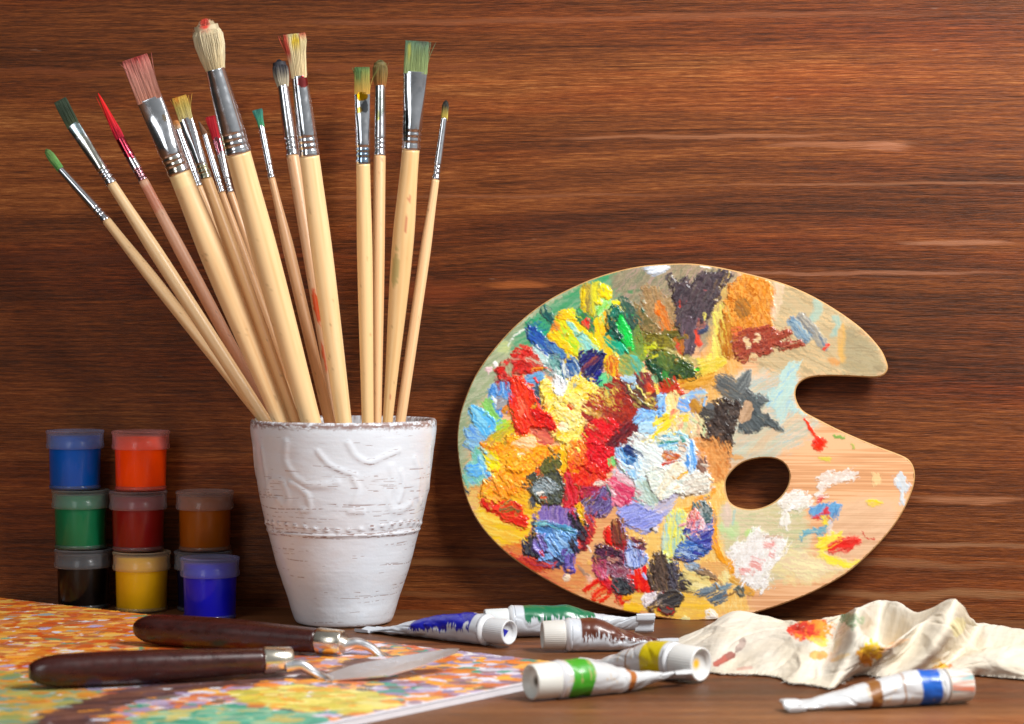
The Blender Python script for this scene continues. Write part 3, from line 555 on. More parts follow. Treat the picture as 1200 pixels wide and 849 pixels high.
S('P', [(840,380),(870,420),(840,470),(830,520),(850,545),(820,560),(800,500)], ['e0a65c','e8b878','d99a4c'], 80, op=.8, th=.06, edge=5, rough=5)
# --- C: upper right
S('C', [(170,240),(225,190),(235,260),(205,330),(215,400),(180,460),(110,480),(140,430),(165,350)], ['e6dc62','ded06a','eee47a'], 75, th=.25, rough=3)
S('C', [(240,120),(290,85),(360,85),(405,130),(410,220),(395,300),(330,300),(250,300),(205,250),(225,160)], ['d98a35','c9782c','e5a14e','b8651f'], 70, th=.7, rough=3, mode='x')
BL('C', 285, 215, 35, 40, ['7d5a30','a87030'], 50, th=.4, rough=2, op=.8)
BL('C', 215, 330, 28, 90, ['b8742c','a3601f','c98a3c'], 80, th=.5, rough=3)
S('C', [(255,320),(330,300),(400,290),(430,330),(470,310),(475,335),(440,350),(470,365),(525,352),(530,370),(460,382),(410,370),(390,410),(340,405),(300,435),(250,410)], ['8f3b2c','a34834','7a2f26','b8604a'], -15, th=.75, rough=2.6, mode='x')
for x, y in ((345,340),(310,370),(330,425),(300,350)): BL('C', x, y, 12, 14, ['e9d2ae','d9b98a'], th=.3, rough=1.5)
LN('C', [(262,330),(245,300),(275,300)], 10, ['d0663f'], th=.4)
S('C', [(420,110),(450,120),(440,200),(425,260),(400,240),(415,170)], ['dfc6a2','e4c8b0'], 85, op=.7, th=.15, edge=3)
LN('C', [(490,270),(525,320),(560,345)], 30, ['6a88a0','9ab0ba','52708a'], 50, th=.35)
LN('C', [(525,250),(570,300),(625,375)], 26, ['8b8a86','a9a394','6c7c8c'], 52, th=.35)
LN('C', [(615,385),(640,370)], 16, ['e6402a'], th=.25)
for pts, wdt in (([(590,180),(600,230),(570,260)], 40), ([(665,250),(680,290),(655,335)], 30)): LN('C', pts, wdt, ['93bdb5','a6c2b4'], 80, th=.08, op=.75, edge=3)
LN('C', [(700,290),(690,380),(700,440)], 30, ['e8b050','dfae68'], 85, th=.06, op=.6, edge=4)
LN('C', [(640,430),(680,450)], 24, ['d98c3c'], 60, th=.05, op=.6, edge=3)
S('C', [(450,470),(520,440),(500,520),(490,600),(540,660),(480,650),(440,700),(420,640),(380,600),(430,540)], ['bcd9cf','a9d2d4','c8dcc8','8fc4de'], -50, th=.15, op=.85, edge=3, rough=4)
S('C', [(440,610),(480,590),(470,660),(420,680)], ['d9b09a','c99a84'], -50, th=.1, op=.7, edge=2)
S('C', [(500,660),(540,650),(560,665),(480,700),(380,790),(300,830),(380,740)], ['dcc29c','d4b08c'], -40, th=.05, op=.6, edge=4)
# grey-dark crossing strokes and black-brown heap
S('C', [(160,530),(200,495),(260,525),(310,560),(330,600),(290,610),(210,575)], ['55595a','6b6f6e','484c4e'], 30, th=.45, rough=1.5, sk=(30,2.5))
S('C', [(262,545),(300,480),(318,495),(290,570)], ['5a5f60','7a7f7e'], -60, th=.4, rough=1.2)
S('C', [(290,590),(385,590),(350,640),(400,680),(450,722),(380,700),(340,725),(270,722),(300,650)], ['4a5052','5c6466','3f4548'], 45, th=.4, rough=1.8)
S('C', [(345,575),(400,600),(345,605)], ['6a6f70'], 20, th=.3, rough=1)
S('C', [(275,640),(300,600),(330,620),(315,680),(270,690)], ['c3a283','b08f70'], -60, th=.15, rough=1)
S('C', [(115,720),(150,620),(210,590),(245,620),(270,590),(275,650),(250,700),(240,760),(215,830),(170,790),(130,770)], ['3b302c','2d2422','4f423c','5d4f48'], 60, th=1.2, rough=2.5, mode='x')
S('C', [(85,630),(120,620),(165,640),(150,680),(110,670)], ['575450','3f3c3a'], 20, th=.6, rough=1.2)
BL('C', 145, 625, 16, 14, ['5c6064'], th=.6, rough=1)
BL('C', 135, 745, 22, 24, ['3c2c28','4b3832'], th=.9, rough=1)
LN('C', [(190,740),(205,790),(215,820)], 24, ['40332e','5a4a42'], 80, th=.7)
# peach and orange under the heap
S('H', [(850,660),(940,680),(1010,720),(1120,720),(1130,849),(900,849),(860,760)], ['d98c4c','c97a3c','e0a068','b86a34'], 60, th=.4, rough=4, mode='x')
S('D', [(90,60),(210,60),(230,120),(215,200),(150,230),(110,160)], ['d88f50','dfa062','c97c40'], 70, th=.35, rough=4, mode='x')
# --- dark plum heap at the top (F)
S('F', [(730,100),(800,150),(880,125),(915,185),(960,120),(1000,90),(1090,60),(1132,70),(1200,55),(1240,75),(1180,180),(1130,330),(1080,420),(1000,500),(940,600),(900,740),(850,740),(850,600),(760,490),(745,440),(790,330)], ['453a40','3a3036','55484e','4d3e42'], -62, th=.9, rough=3, mode='x')
S('F', [(840,480),(1000,440),(1040,520),(960,580),(940,700),(880,745),(850,660)], ['5d4c56','4a3d46','6d5a62'], -75, th=.6, rough=2.5)
LN('F', [(990,560),(1040,530)], 30, ['404a66'], th=.5)
for x, y in ((965,575),(975,640),(820,680),(825,330)): LN('F', [(x-8,y-24),(x+8,y+24)], 26, ['e0503c','c8442e'], 80, th=.35)
BL('F', 1035, 210, 20, 10, ['b85a58'], th=.2, rough=1, op=.7)
BL('F', 1000, 500, 40, 24, ['a06a58','8a5a50'], th=.3, rough=2)
S('F', [(540,30),(690,0),(720,20),(660,60),(600,75)], ['e9eef4','cfd8e2','9aa4b4'], -20, th=.4, rough=1.6, op=.9)
S('F', [(980,0),(1060,5),(1070,25),(1000,25)], ['f0ede2'], 0, th=.3, rough=1)
# brown/olive tangle
S('F', [(510,200),(620,200),(720,300),(760,330),(770,500),(650,580),(480,540),(440,420),(520,380)], ['9c7a52','b09066','8a7048','a88460'], 62, th=.35, rough=4, mode='x')
S('F', [(640,300),(690,340),(740,460),(760,520),(700,560),(650,440),(610,380)], ['d9813a','c96a2a','e69a50'], 65, th=.5, rough=2)
BL('F', 645, 405, 18, 26, ['cf5a18','e07a2c'], 70, th=.4, rough=1)
S('F', [(430,340),(500,370),(560,430),(640,500),(650,580),(540,570),(490,520),(440,450)], ['7a6a3e','5f5a38','8f7648','6a5030'], 48, th=.6, rough=2.5, mode='x')
S('F', [(330,280),(420,330),(470,400),(480,500),(420,540),(370,450),(340,360)], ['2f5248','3f6450','274840'], 60, th=.5, rough=2.5)
BL('F', 410, 230, 22, 18, ['3f8a52'], th=.1, rough=2, op=.8, edge=2); BL('F', 470, 215, 16, 14, ['5a7a58'], th=.1, rough=2, op=.7, edge=2)
S('F', [(500,560),(600,580),(700,570),(760,620),(760,720),(650,720),(540,700),(490,620)], ['6b6a28','8a7f30','57501e','9c8a3c'], 20, th=.9, rough=3, mode='x')
S('F', [(510,640),(560,680),(630,660),(640,690),(560,710),(520,750),(500,690)], ['c6cc34','a8b430','d8d84a'], 20, th=.5, rough=2)
LN('F', [(700,560),(790,560),(800,600),(740,590)], 26, ['4a4a1e','6d6428'], 10, th=.6)
LN('F', [(440,430),(500,480),(470,560),(480,590)], 14, ['c98a3a','a87430'], 60, th=.4)
LN('F', [(780,620),(840,640),(830,740),(790,740)], 40, ['c87c3a','b06a2c'], 80, th=.3)
# green-black tangle (H top)
S('H', [(480,0),(560,-50),(700,-40),(800,10),(860,80),(880,150),(800,190),(700,150),(650,190),(600,200),(560,120),(500,70)], ['2f4a2c','1f3a2a','4c5f30','3c5a34'], 30, th=.9, rough=3, mode='x')
BL('H', 640, 20, 70, 66, ['5f7030','4a6a34','6f7c3c'], 70, th=.5, rough=2)
LN('H', [(500,10),(540,90),(580,140),(600,190)], 40, ['18402f','1f5038'], 60, th=.8)
LN('H', [(700,30),(780,50),(830,110),(780,170),(720,120)], 26, ['28401e','35501f'], 30, th=.7)
LN('H', [(830,110),(875,160)], 14, ['2a3a24'], 50, th=.6)
LN('H', [(620,120),(630,200)], 40, ['3f9040','35803c'], 85, th=.4)
BL('H', 545, 170, 26, 36, ['8fc08a','a9cfa0'], 80, th=.3, rough=1.5); BL('H', 915, 95, 28, 15, ['5fe03c'], th=.3, rough=1.5)
S('H', [(880,10),(1100,0),(1132,40),(1060,100),(960,150),(900,160),(930,90)], ['e0cc54','d9bf48','e6d670'], -20, th=.3, rough=3)
S('H', [(740,190),(900,160),(1040,90),(1060,180),(960,250),(800,260)], ['d99a34','c98a30','e0a84a'], -15, th=.3, rough=4)
S('H', [(640,-90),(760,-40),(900,10),(880,60),(760,0)], ['b0a560','c2b878'], 25, th=.15, rough=3, op=.7)
# --- greens and yellows (E,F)
S('E', [(540,490),(600,440),(670,420),(760,470),(770,520),(720,600),(640,560),(560,560)], ['1f8a5c','2fa36a','157a5a','3f9f74'], -30, th=.3, rough=3)
S('E', [(670,385),(700,360),(740,400),(765,450),(755,505),(715,460),(680,430)], ['124a4c','0f5a52','1d3f4c'], 60, th=.6, rough=1.6)
BL('E', 570, 510, 22, 34, ['1a4a6a'], 60, th=.3, rough=2, op=.7)
S('E', [(550,530),(610,515),(680,580),(740,640),(800,690),(750,740),(680,730),(610,670),(560,610)], ['1f4a9c','2a5cb8','17388a','3a70c4'], 42, th=.9, rough=2)
S('E', [(690,620),(780,640),(850,720),(960,790),(980,849),(870,849),(780,760)], ['3a6aa4','5a8ab4','2a4f90','6f8a94'], 42, th=.5, rough=3)
S('E', [(945,450),(990,370),(1060,380),(1132,430),(1110,560),(1060,600),(1020,530),(960,490)], ['2f7a44','3a6a44','1f9a40','48705a'], 50, th=.5, rough=2)
S('E', [(1010,200),(1060,170),(1110,200),(1115,300),(1110,420),(1050,390),(1020,340)], ['a8903a','c9b040','8f7a38','bca234'], 85, th=.5, rough=1.5)
LN('E', [(1015,225),(1020,310),(1030,390)], 16, ['eed21c','e6c818'], 85, th=.5)
S('F', [(100,180),(160,165),(170,260),(150,330),(110,420),(80,400),(100,300)], ['cfc83c','e0d840','b8b43a'], 85, th=.5, rough=2)
S('F', [(160,175),(215,190),(260,235),(240,290),(200,270),(170,230)], ['f8d40c','fce21c','f2c40a'], 40, th=.8, rough=1.5)
S('F', [(130,320),(210,300),(270,330),(240,400),(200,460),(150,430)], ['8fd86a','a8e08a','7fcf4c','c8ecb0'], -60, th=.6, rough=1.6)
BL('F', 300, 325, 28, 16, ['f6d81c','f8e64a'], -10, th=.6, rough=1)
S('F', [(130,440),(200,460),(215,560),(210,640),(250,700),(300,760),(300,849),(220,849),(170,720),(90,640),(100,560)], ['f4cf14','ecba14','f8de3c','e0c030'], 78, th=.6, rough=2)
LN('F', [(195,400),(205,500),(200,580)], 24, ['f0a818','f4c020'], 85, th=.5)
S('E', [(795,450),(860,390),(940,400),(950,470),(1000,520),(1060,580),(1132,650),(1132,760),(1000,770),(930,740),(880,730),(820,650),(760,640),(720,600),(760,550),(820,520)], ['d2dc2c','e8e040','b8d43c','f0cf20'], 45, th=.7, rough=2.5)
S('E', [(760,510),(795,490),(815,540),(780,570),(750,550)], ['f08a1c','f59c34'], 40, th=.7, rough=1.4)
S('E', [(720,590),(790,560),(850,620),(920,690),(900,735),(850,700),(780,640),(740,630)], ['f2c40f','f6d432','e8a81c'], 45, th=.7, rough=2)
S('E', [(800,430),(860,390),(930,405),(940,460),(880,470),(830,470)], ['f6b414','f8cc2a','e89a14'], 10, th=.7, rough=2)
LN('E', [(850,560),(900,620),(960,680)], 50, ['a8d840','bde04c'], 45, th=.4)
LN('E', [(890,480),(960,560),(1060,680),(1132,740)], 46, ['8fd8c0','a9e4d8','7ac8b4','c0e8d8'], 45, th=.6)
S('F', [(0,560),(60,610),(130,680),(170,740),(80,790),(0,760)], ['86cfc4','a8dcd8','6fc0b4','9cc8e0'], 42, th=.5, rough=2.5)
S('E', [(1000,480),(1040,445),(1075,460),(1060,530),(1030,530)], ['e4302a','d8281f','f0584a'], 60, th=.8, rough=1.5)
LN('E', [(900,470),(990,510),(1045,570)], 14, ['f6d21a'], 40, th=.5)
# emerald blob
S('F', [(215,470),(250,350),(300,340),(350,400),(355,440),(310,460),(300,540),(350,610),(350,650),(300,620),(230,560)], ['0d3f33','0a332c','17564a','0f4a3c'], 65, th=1.5, rough=1.5, ridge=1.2)
S('F', [(255,400),(300,355),(340,410),(300,440),(250,450)], ['1c6a56','2a806a','115444'], -30, th=1.2, rough=1)
S('F', [(340,430),(370,470),(410,560),(440,680),(430,740),(380,700),(330,640),(360,600),(320,500)], ['14b84a','2ad850','0fa04a','3ae86a'], 65, th=.7, rough=1.8)
S('F', [(205,600),(260,590),(330,660),(380,720),(300,710),(230,690),(205,650)], ['129a74','1fb085','0f7f64'], 40, th=.7, rough=1.8)
S('F', [(300,700),(380,720),(450,740),(510,849),(430,860),(380,790)], ['1fa080','3fb090','5fc0a0'], 55, th=.4, rough=2)
S('F', [(450,520),(520,560),(530,700),(500,820),(440,740),(440,620)], ['6a8a3c','7f9a48','52703a'], 80, th=.4, rough=3, op=.9)
S('H', [(240,0),(360,-60),(440,60),(430,150),(300,160),(240,90)], ['8fa04c','6fa070','a8a858','7a9a58'], 35, th=.3, rough=2.5)
S('H', [(340,-20),(400,-10),(450,80),(440,130),(380,90)], ['2fa48c','5ab8a8'], 55, th=.35, rough=1.5)
S('H', [(150,0),(230,-10),(240,110),(200,180),(150,120)], ['dfa838','d05a28','e8b840','c8642c'], 82, th=.5, rough=2)
# --- navy / white mid (A)
S('G', [(600,-80),(680,-60),(740,0),(820,40),(800,140),(700,110),(620,20)], ['9ab8b0','5f8a8c','d6e4e0','3f6a78'], 30, th=.5, rough=3, mode='x')
S('E', [(610,690),(640,690),(720,770),(700,810),(640,770)], ['d9f0ec','b4dcd8','f2faf8'], 40, th=.6, rough=2)
S('G', [(720,30),(800,-20),(830,60),(830,150),(780,110)], ['1d3a54','3f6a70','7ab0a8','1c5a5a'], 60, th=.6, rough=2.5, mode='x')
S('G', [(830,40),(900,-20),(960,60),(990,170),(900,170),(840,150)], ['2f5a9c','1f4488','5a84b8','aab8b0'], 65, th=.7, rough=2)
BL('G', 860, 80, 24, 60, ['e2e8e0','c8d0c8'], 85, th=.4, rough=3)
S('G', [(985,-60),(1060,-70),(1132,-60),(1190,-40),(1170,80),(1130,180),(1070,200),(1020,130),(990,60)], ['1c1c5c','141850','2c2a78','241c48'], -50, th=1.1, rough=2.5)
LN('G', [(1000,110),(1060,50),(1132,0)], 30, ['7a3a4c','8f4a40','5c3050'], -45, th=.5)
LN('G', [(1060,190),(1132,180)], 40, ['1f1f9c','2424a8'], -10, th=.6)
S('H', [(70,210),(110,140),(160,160),(150,230),(100,250)], ['4ab878','6fd090','3fa870'], 80, th=.5, rough=1.6)
# --- red scribble upper left (G)
S('G', [(300,110),(340,50),(400,10),(440,-50),(500,-90),(560,-70),(620,-40),(690,60),(690,100),(600,110),(500,120),(440,130),(400,200),(340,190),(310,160)], ['c4201c','d8302a','a81c1c','e04438'], 15, th=1.0, rough=2.5, mode='x')
S('G', [(540,0),(620,-20),(680,50),(640,60),(570,40)], ['c8b8a0','c05a48','d8d0b8'], 20, th=.4, rough=2)
S('G', [(380,60),(430,50),(420,150),(380,120)], ['a8a884','9a8a6a'], 75, th=.3, rough=2)
LN('G', [(600,95),(680,90)], 26, ['e8a018'], 10, th=.4)
BL('G', 350, 190, 50, 26, ['9c2a34','7f3038'], 5, th=.4, rough=3)
BL('G', 285, 50, 20, 20, ['f0f0ee'], th=.3, rough=1.5); BL('G', 235, 105, 24, 22, ['eed0d4'], th=.3, rough=1.5)
LN('E', [(395,670),(440,610),(515,545)], 7, ['dfe8dc'], th=.2, rough=.6)
BL('E', 350, 690, 60, 50, ['c8d48c','b4c890'], 0, th=.05, rough=4, edge=5, op=.7)
# blues on the left
S('G', [(260,230),(300,205),(400,210),(415,260),(400,320),(330,320),(290,300),(260,310),(245,290)], ['4a90dc','5aa0e8','3a7cc8','9ac4ec'], 85, th=.6, rough=2)
LN('G', [(265,310),(260,400),(290,450),(320,480)], 40, ['3a80c8','4f98dc'], 65, th=.5)
S('G', [(290,340),(400,315),(410,380),(310,430)], ['9a9a9c','8a8080','b0b4b8','7a7078'], -20, th=.4, rough=1.4)
LN('G', [(265,320),(290,350),(290,400)], 10, ['e8f4fc'], th=.4)
S('G', [(180,370),(250,330),(280,450),(350,520),(300,560),(200,430)], ['8cd068','7cc460','a0d880'], 50, th=.3, rough=3)
S('G', [(75,430),(120,395),(190,430),(260,500),(290,570),(240,640),(200,660),(120,560),(90,500)], ['5ab4ea','4aa4e0','70c4f0','8ad0ec'], 50, th=.8, rough=1.8, ridge=1.2)
S('G', [(40,590),(100,570),(170,620),(190,670),(150,720),(90,750),(40,710),(60,650)], ['8ac0dc','6aa4e4','9ccce0','5a94e0'], 30, th=.5, rough=2)
S('G', [(80,849),(100,760),(150,720),(230,849),(240,960),(150,1060),(60,1060),(20,940)], ['7fc8b8','8ad0c4','6ab8a0','9ad8c8'], 60, th=.3, rough=4)
S('I', [(40,130),(110,110),(200,100),(235,160),(180,200),(90,200)], ['3f94e8','58a8ee','78c4f0'], -10, th=.5, rough=2.5)
S('I', [(150,40),(200,30),(240,120),(220,200),(170,150)], ['9adcf0','5aa8e8','b0e8f4'], 60, th=.4, rough=2.5)
S('I', [(30,290),(80,320),(60,350)], ['3a4050'], 40, th=.2, rough=1)
# yellow-olive wedge
S('G', [(150,740),(230,660),(290,590),(400,520),(440,600),(430,680),(300,720)], ['c8b83c','a8a040','e0cc30','b88a40'], -40, th=.4, rough=2.5)
BL('G', 340, 545, 56, 46, ['88cc3c','a0d850','b8c838'], -30, th=.3, rough=3)
BL('G', 390, 425, 44, 30, ['e87a28','c89034','e89c3c'], -40, th=.5, rough=2)
# --- orange field
S('G', [(150,740),(300,700),(420,650),(540,640),(660,700),(780,740),(880,740),(900,849),(880,960),(800,900),(700,900),(620,1020),(520,1040),(420,1130),(300,1180),(160,1150),(200,1030),(260,960),(230,860)], ['f0861c','f4a02c','f8b83c','e8741c','fccf4c'], 30, th=1.0, rough=3, mode='x')
S('I', [(180,10),(290,0),(320,90),(300,160),(250,210),(230,110)], ['ecd818','f2e030','e6c820'], 40, th=.6, rough=2.5)
S('G', [(430,700),(540,660),(640,690),(560,740),(470,740)], ['fbdcae','f8c890','f4b070'], 10, th=.5, rough=3)
S('G', [(600,580),(700,560),(760,610),(770,690),(700,710),(630,660)], ['d86048','c85a50','e0785c'], 25, th=.5, rough=3)
LN('I', [(395,80),(390,140),(440,160),(510,140)], 30, ['f4a020','e88c14'], 40, th=1.3)
BL('I', 440, 60, 56, 70, ['f8b43c','f4a42c','fccc60'], 70, th=.9, rough=2, mode='x')
for k in range(9): LN('I', [(230+k*34, 190+(k % 3)*22), (290+k*30, 260+(k % 3)*22), (330+k*26, 350+(k % 3)*14)], 26, ['f8982a','f0841c','fbb850'], 55, th=.9)
S('I', [(430,370),(560,330),(580,420),(640,440),(640,500),(560,500),(470,430)], ['f0b82c','e8a83c','f6cc44'], 20, th=.4, rough=3)
# yellow heap
S('G', [(655,190),(720,190),(780,250),(880,180),(980,170),(1050,190),(1130,260),(1140,400),(1100,500),(1030,600),(980,700),(880,720),(760,640),(770,560),(700,440),(680,330)], ['f8dc58','f4cc30','fcea90','f8e070','eec020'], -40, th=1.3, rough=3.5, mode='x')
S('G', [(780,340),(900,280),(1020,340),(1040,460),(940,580),(840,560),(790,460)], ['fce898','f8dc70','fdf0b4','f6d05c'], 30, th=1.1, rough=4, mode='x')
BL('G', 915, 400, 26, 34, ['c83a20','e07a40'], 60, th=.4, rough=3); BL('G', 850, 560, 40, 30, ['fdf4cc'], th=.6, rough=2)
S('G', [(765,210),(790,135),(850,190),(885,200),(880,280),(800,300),(770,260)], ['f2f2f0','e4e8ec','fbfbfa'], 80, th=1.1, rough=1.8)
S('G', [(545,160),(640,125),(690,160),(640,210),(570,210)], ['5a98cc','78b0d8','4a84b8'], -15, th=.4, rough=2)
S('G', [(600,240),(650,240),(670,370),(640,360),(600,290)], ['3a4a58','2c3a48','5c6468'], 70, th=.3, rough=2.5)
# tomato red stroke
S('G', [(410,200),(450,155),(520,180),(560,250),(610,280),(640,360),(670,430),(740,460),(790,550),(770,600),(700,590),(600,560),(540,630),(450,600),(440,480),(410,400),(415,290)], ['e4301a','d82414','f04c30','ee3a20'], 68, th=1.5, rough=2.5, ridge=1.1)
S('G', [(600,420),(660,440),(740,470),(790,560),(740,600),(700,560),(620,510)], ['d81818','e42820','c01414'], 30, th=1.2, rough=2)
LN('G', [(480,330),(520,400),(500,470)], 40, ['f87858','f45a3c'], 70, th=.8)
# --- dark red and crimson field (H)
S('H', [(-30,360),(100,260),(200,170),(280,180),(350,330),(440,430),(430,560),(330,680),(200,740),(150,720),(0,849),(-40,700)], ['9c2820','a83424','7c2424','b84030','8a3030'], 30, th=.8, rough=4, mode='x')
S('H', [(260,180),(380,150),(460,190),(560,270),(580,390),(520,440),(440,400),(350,330),(300,250)], ['4a2c30','5c3034','6a3834','3c3430'], 40, th=.8, rough=2.5, mode='x')
S('H', [(200,560),(400,520),(420,570),(340,660),(230,740),(150,720),(180,640)], ['5a1c26','6c202a','4a1820'], -35, th=.6, rough=3, mode='x')
LN('H', [(325,230),(370,310),(440,370),(520,385)], 20, ['c8bc5c','e0d47c','54523c'], 45, th=.9)
LN('H', [(350,200),(430,270),(480,340),(540,330)], 14, ['d8cc6a','5f5c48'], 45, th=.8)
for x, y, r in ((165,310,30),(190,370,26),(150,360,16),(210,430,14),(215,285,24),(500,330,22),(535,375,16)): BL('H', x, y, r, r*1.2, ['d8b848','a85a38','e6cf60'], 60, th=.5, rough=4, op=.85)
S('H', [(270,160),(340,135),(385,150),(370,190),(310,190)], ['9ac0dc','b4d0e0'], 15, th=.3, rough=1.2)
LN('H', [(440,90),(500,170),(555,245),(600,310)], 18, ['f2cf5c','f6dc80'], 52, th=.5)
S('H', [(380,130),(470,120),(530,180),(540,240),(480,250),(420,200)], ['8c2c2c','6a2c34','a83c34'], 60, th=.6, rough=2.5, mode='x')
BL('H', 505, 250, 34, 40, ['c44028','d85034'], 60, th=.6, rough=2)
S('H', [(580,250),(640,170),(700,180),(770,270),(760,300),(690,290),(620,310)], ['c43c24','b83020','d85038'], 60, th=.8, rough=2.2, mode='x')
S('G', [(1010,640),(1060,560),(1132,500),(1250,520),(1310,560),(1240,640),(1180,720),(1080,700)], ['d8202a','e42c30','c41824'], 40, th=1.0, rough=3, mode='x')
S('H', [(-40,700),(60,690),(160,740),(230,760),(200,849),(160,930),(60,960),(-60,900),(-100,800)], ['dc1428','e82030','c80c20','f03c44'], 40, th=1.3, rough=3, mode='x')
S('I', [(880,80),(900,-60),(1000,-90),(1040,60),(1132,120),(1190,160),(1180,260),(1100,320),(1000,300),(900,240)], ['e02c20','d02020','f05030','c81c28'], 55, th=1.2, rough=3, mode='x')
S('G', [(880,720),(980,690),(1030,720),(1020,849),(960,900),(900,849)], ['e85a28','f08a34','e04428'], 60, th=.9, rough=3, mode='x')
BL('I', 850, 60, 44, 90, ['f6b418','f4c428'], 85, th=.5, rough=3)
S('I', [(850,200),(900,190),(960,280),(990,310),(970,400),(920,465),(860,465),(860,360)], ['d42028','c01c28','e0404c'], 75, th=.9, rough=1.8)
LN('I', [(950,265),(995,310),(985,380)], 16, ['6a4a30','8a6840'], 70, th=.8)
S('I', [(1000,300),(1100,280),(1200,240),(1280,300),(1280,380),(1180,420),(1020,420)], ['8c2044','a82c4c','b03048','7c2850'], -30, th=.8, rough=3, mode='x')
# --- violet strokes
S('J', [(-60,420),(60,330),(170,300),(205,370),(200,440),(120,525),(0,525),(-60,500)], ['5c4a8c','7a68a8','44305c','8c84b8','382040'], -50, th=.9, rough=2)
LN('J', [(155,290),(180,340),(200,370)], 26, ['5c7c8c','9ab8b4','34484c'], 60, th=.8)
BL('J', 90, 265, 50, 22, ['e8d8c8','d4b0a8'], 20, th=.8, rough=2.5)
S('J', [(165,270),(215,200),(290,220),(400,290),(405,310),(350,390),(270,450),(215,430),(195,350)], ['d83c68','e0607c','c42c58','e890a4'], 35, th=.6, rough=1.2, ridge=1.2)
S('J', [(215,155),(300,190),(390,220),(410,290),(300,260),(220,210)], ['d8b4bc','e8ccd0','c898a4'], 22, th=.5, rough=1.2)
# --- white / pale blue field
S('H', [(330,690),(400,600),(460,640),(600,640),(760,600),(820,680),(900,740),(870,900),(990,960),(1000,1040),(840,1120),(720,1130),(610,1200),(560,1150),(430,1230),(390,1180),(400,1060),(300,950),(230,849),(260,740)], ['e4ece6','d4e2e4','f0f0e8','c4dce4','e8e4d4'], 35, th=.9, rough=3, mode='x')
S('J', [(480,170),(560,110),(640,150),(740,100),(800,180),(980,200),(1000,300),(840,350),(720,350),(600,420),(530,340),(490,260)], ['e8eee0','dce8dc','f2f0e4','d0e0d8'], -15, th=1.1, rough=3, mode='x')
S('J', [(640,150),(760,90),(800,150),(720,230),(620,320),(590,410),(560,340),(620,230)], ['f0e8c8','e8dcc0','f6f2dc'], -50, th=.7, rough=2.5, mode='x')
S('J', [(820,200),(990,160),(1010,260),(960,330),(840,350),(780,290)], ['e0d8c8','d0c4b4','ece8dc','c0b0a0'], -15, th=.7, rough=3, mode='x')
S('H', [(220,770),(260,730),(310,750),(400,780),(440,849),(420,960),(380,1010),(300,960),(240,880)], ['8cc0e8','b8dcf0','e0f0f8','5a9cdc'], 60, th=.9, rough=2)
S('H', [(285,740),(330,720),(390,750),(400,800),(370,830),(320,800)], ['1f3468','2c4880','16285a'], 40, th=.9, rough=1.4)
BL('J', 345, 75, 36, 32, ['2c5c9c','5c94c8','1f4480'], 30, th=.7, rough=2)
LN('J', [(240,60),(290,110),(360,130)], 30, ['f4fafc','c8e4f4'], 40, th=.8)
BL('J', 190, 75, 30, 36, ['7cd47c','98e090'], 70, th=.4, rough=2)
S('H', [(390,700),(480,700),(600,760),(600,849),(480,849),(400,780)], ['e8f0ec','d8e8e8','f4f8f4'], 30, th=.6, rough=2.5)
S('J', [(430,200),(490,240),(520,330),(580,410),(540,440),(470,440),(390,380),(400,280)], ['c0dcd4','aed0d4','ccdcd0','a8c0b4'], 45, th=.5, rough=1.5)
LN('J', [(470,250),(500,340),(560,420)], 50, ['b4c8b8','a4b8a8'], 60, th=.4)
S('J', [(400,430),(350,390),(380,370),(440,430),(470,470),(420,470)], ['7898b0','8cacb8'], 30, th=.3, rough=2)
S('J', [(245,500),(270,450),(350,410),(450,460),(600,490),(610,520),(560,620),(480,660),(380,640),(290,570)], ['8890dc','a4acec','7880cc','b4bcf0'], -18, th=.7, rough=1.5, ridge=1.3)
S('J', [(470,460),(600,410),(740,340),(700,420),(670,500),(600,510)], ['ccc0cc','b8b8d4','d4c8c8'], -25, th=.4, rough=2.5)
LN('J', [(515,640),(560,655)], 16, ['3c2c28'], 20, th=.3, rough=.8); BL('J', 550, 640, 14, 14, ['f4ece4'], th=.4, rough=1)
# pale blue and yellow right of the dark red
S('H', [(365,520),(440,430),(560,440),(570,360),(590,300),(650,300),(665,360),(660,470),(580,480),(560,600),(450,630),(410,560)], ['6aa4e8','88bcec','a4d0f0','5c94dc'], -40, th=.8, rough=2.5, mode='x')
S('H', [(430,550),(560,530),(560,600),(450,640)], ['c0e0f0','a8d4ec'], 0, th=.5, rough=2)
S('H', [(650,300),(740,290),(750,360),(760,450),(660,470)], ['f2dc98','f0d088','f4e0a8'], 75, th=.3, rough=2)
S('H', [(560,480),(680,460),(720,520),(680,620),(560,660),(480,720),(455,680),(560,600)], ['f8e050','f2d440','fae878'], -40, th=.7, rough=2.5)
S('H', [(690,520),(800,440),(900,470),(950,530),(940,620),(840,660),(760,620),(700,620)], ['e8d0a0','e0b890','d4d0a0','f0dca4'], 60, th=.5, rough=2)
for k in range(7): LN('H', [(800+k*6, 500), (730+k*36, 560), (700+k*42, 630)], 14, [['f4e4b8'],['e0a888'],['c8d4a0'],['e8c890'],['f0e0c0'],['d8b08c'],['c4d0a0']][k], 70+k*5, th=.5, rough=1)
BL('H', 795, 490, 36, 28, ['f8d850','f4cc3c'], th=.4, rough=2)
LN('H', [(668,495),(690,455),(735,430)], 18, ['e8684c','f0907c'], -40, th=.4)
S('H', [(760,330),(840,290),(950,250),(960,310),(880,330),(800,350)], ['8cb4dc','a0c4dc','b4ccc4'], -12, th=.3, rough=1.6)
BL('H', 795, 390, 52, 58, ['78a8e8','86b4ec'], 30, th=.6, rough=1.2)
LN('H', [(970,320),(965,390)], 26, ['8cb8e0'], 85, th=.3); S('H', [(850,350),(940,340),(930,440),(850,450)], ['c08c3c','b07c34'], 60, th=.2, rough=2)
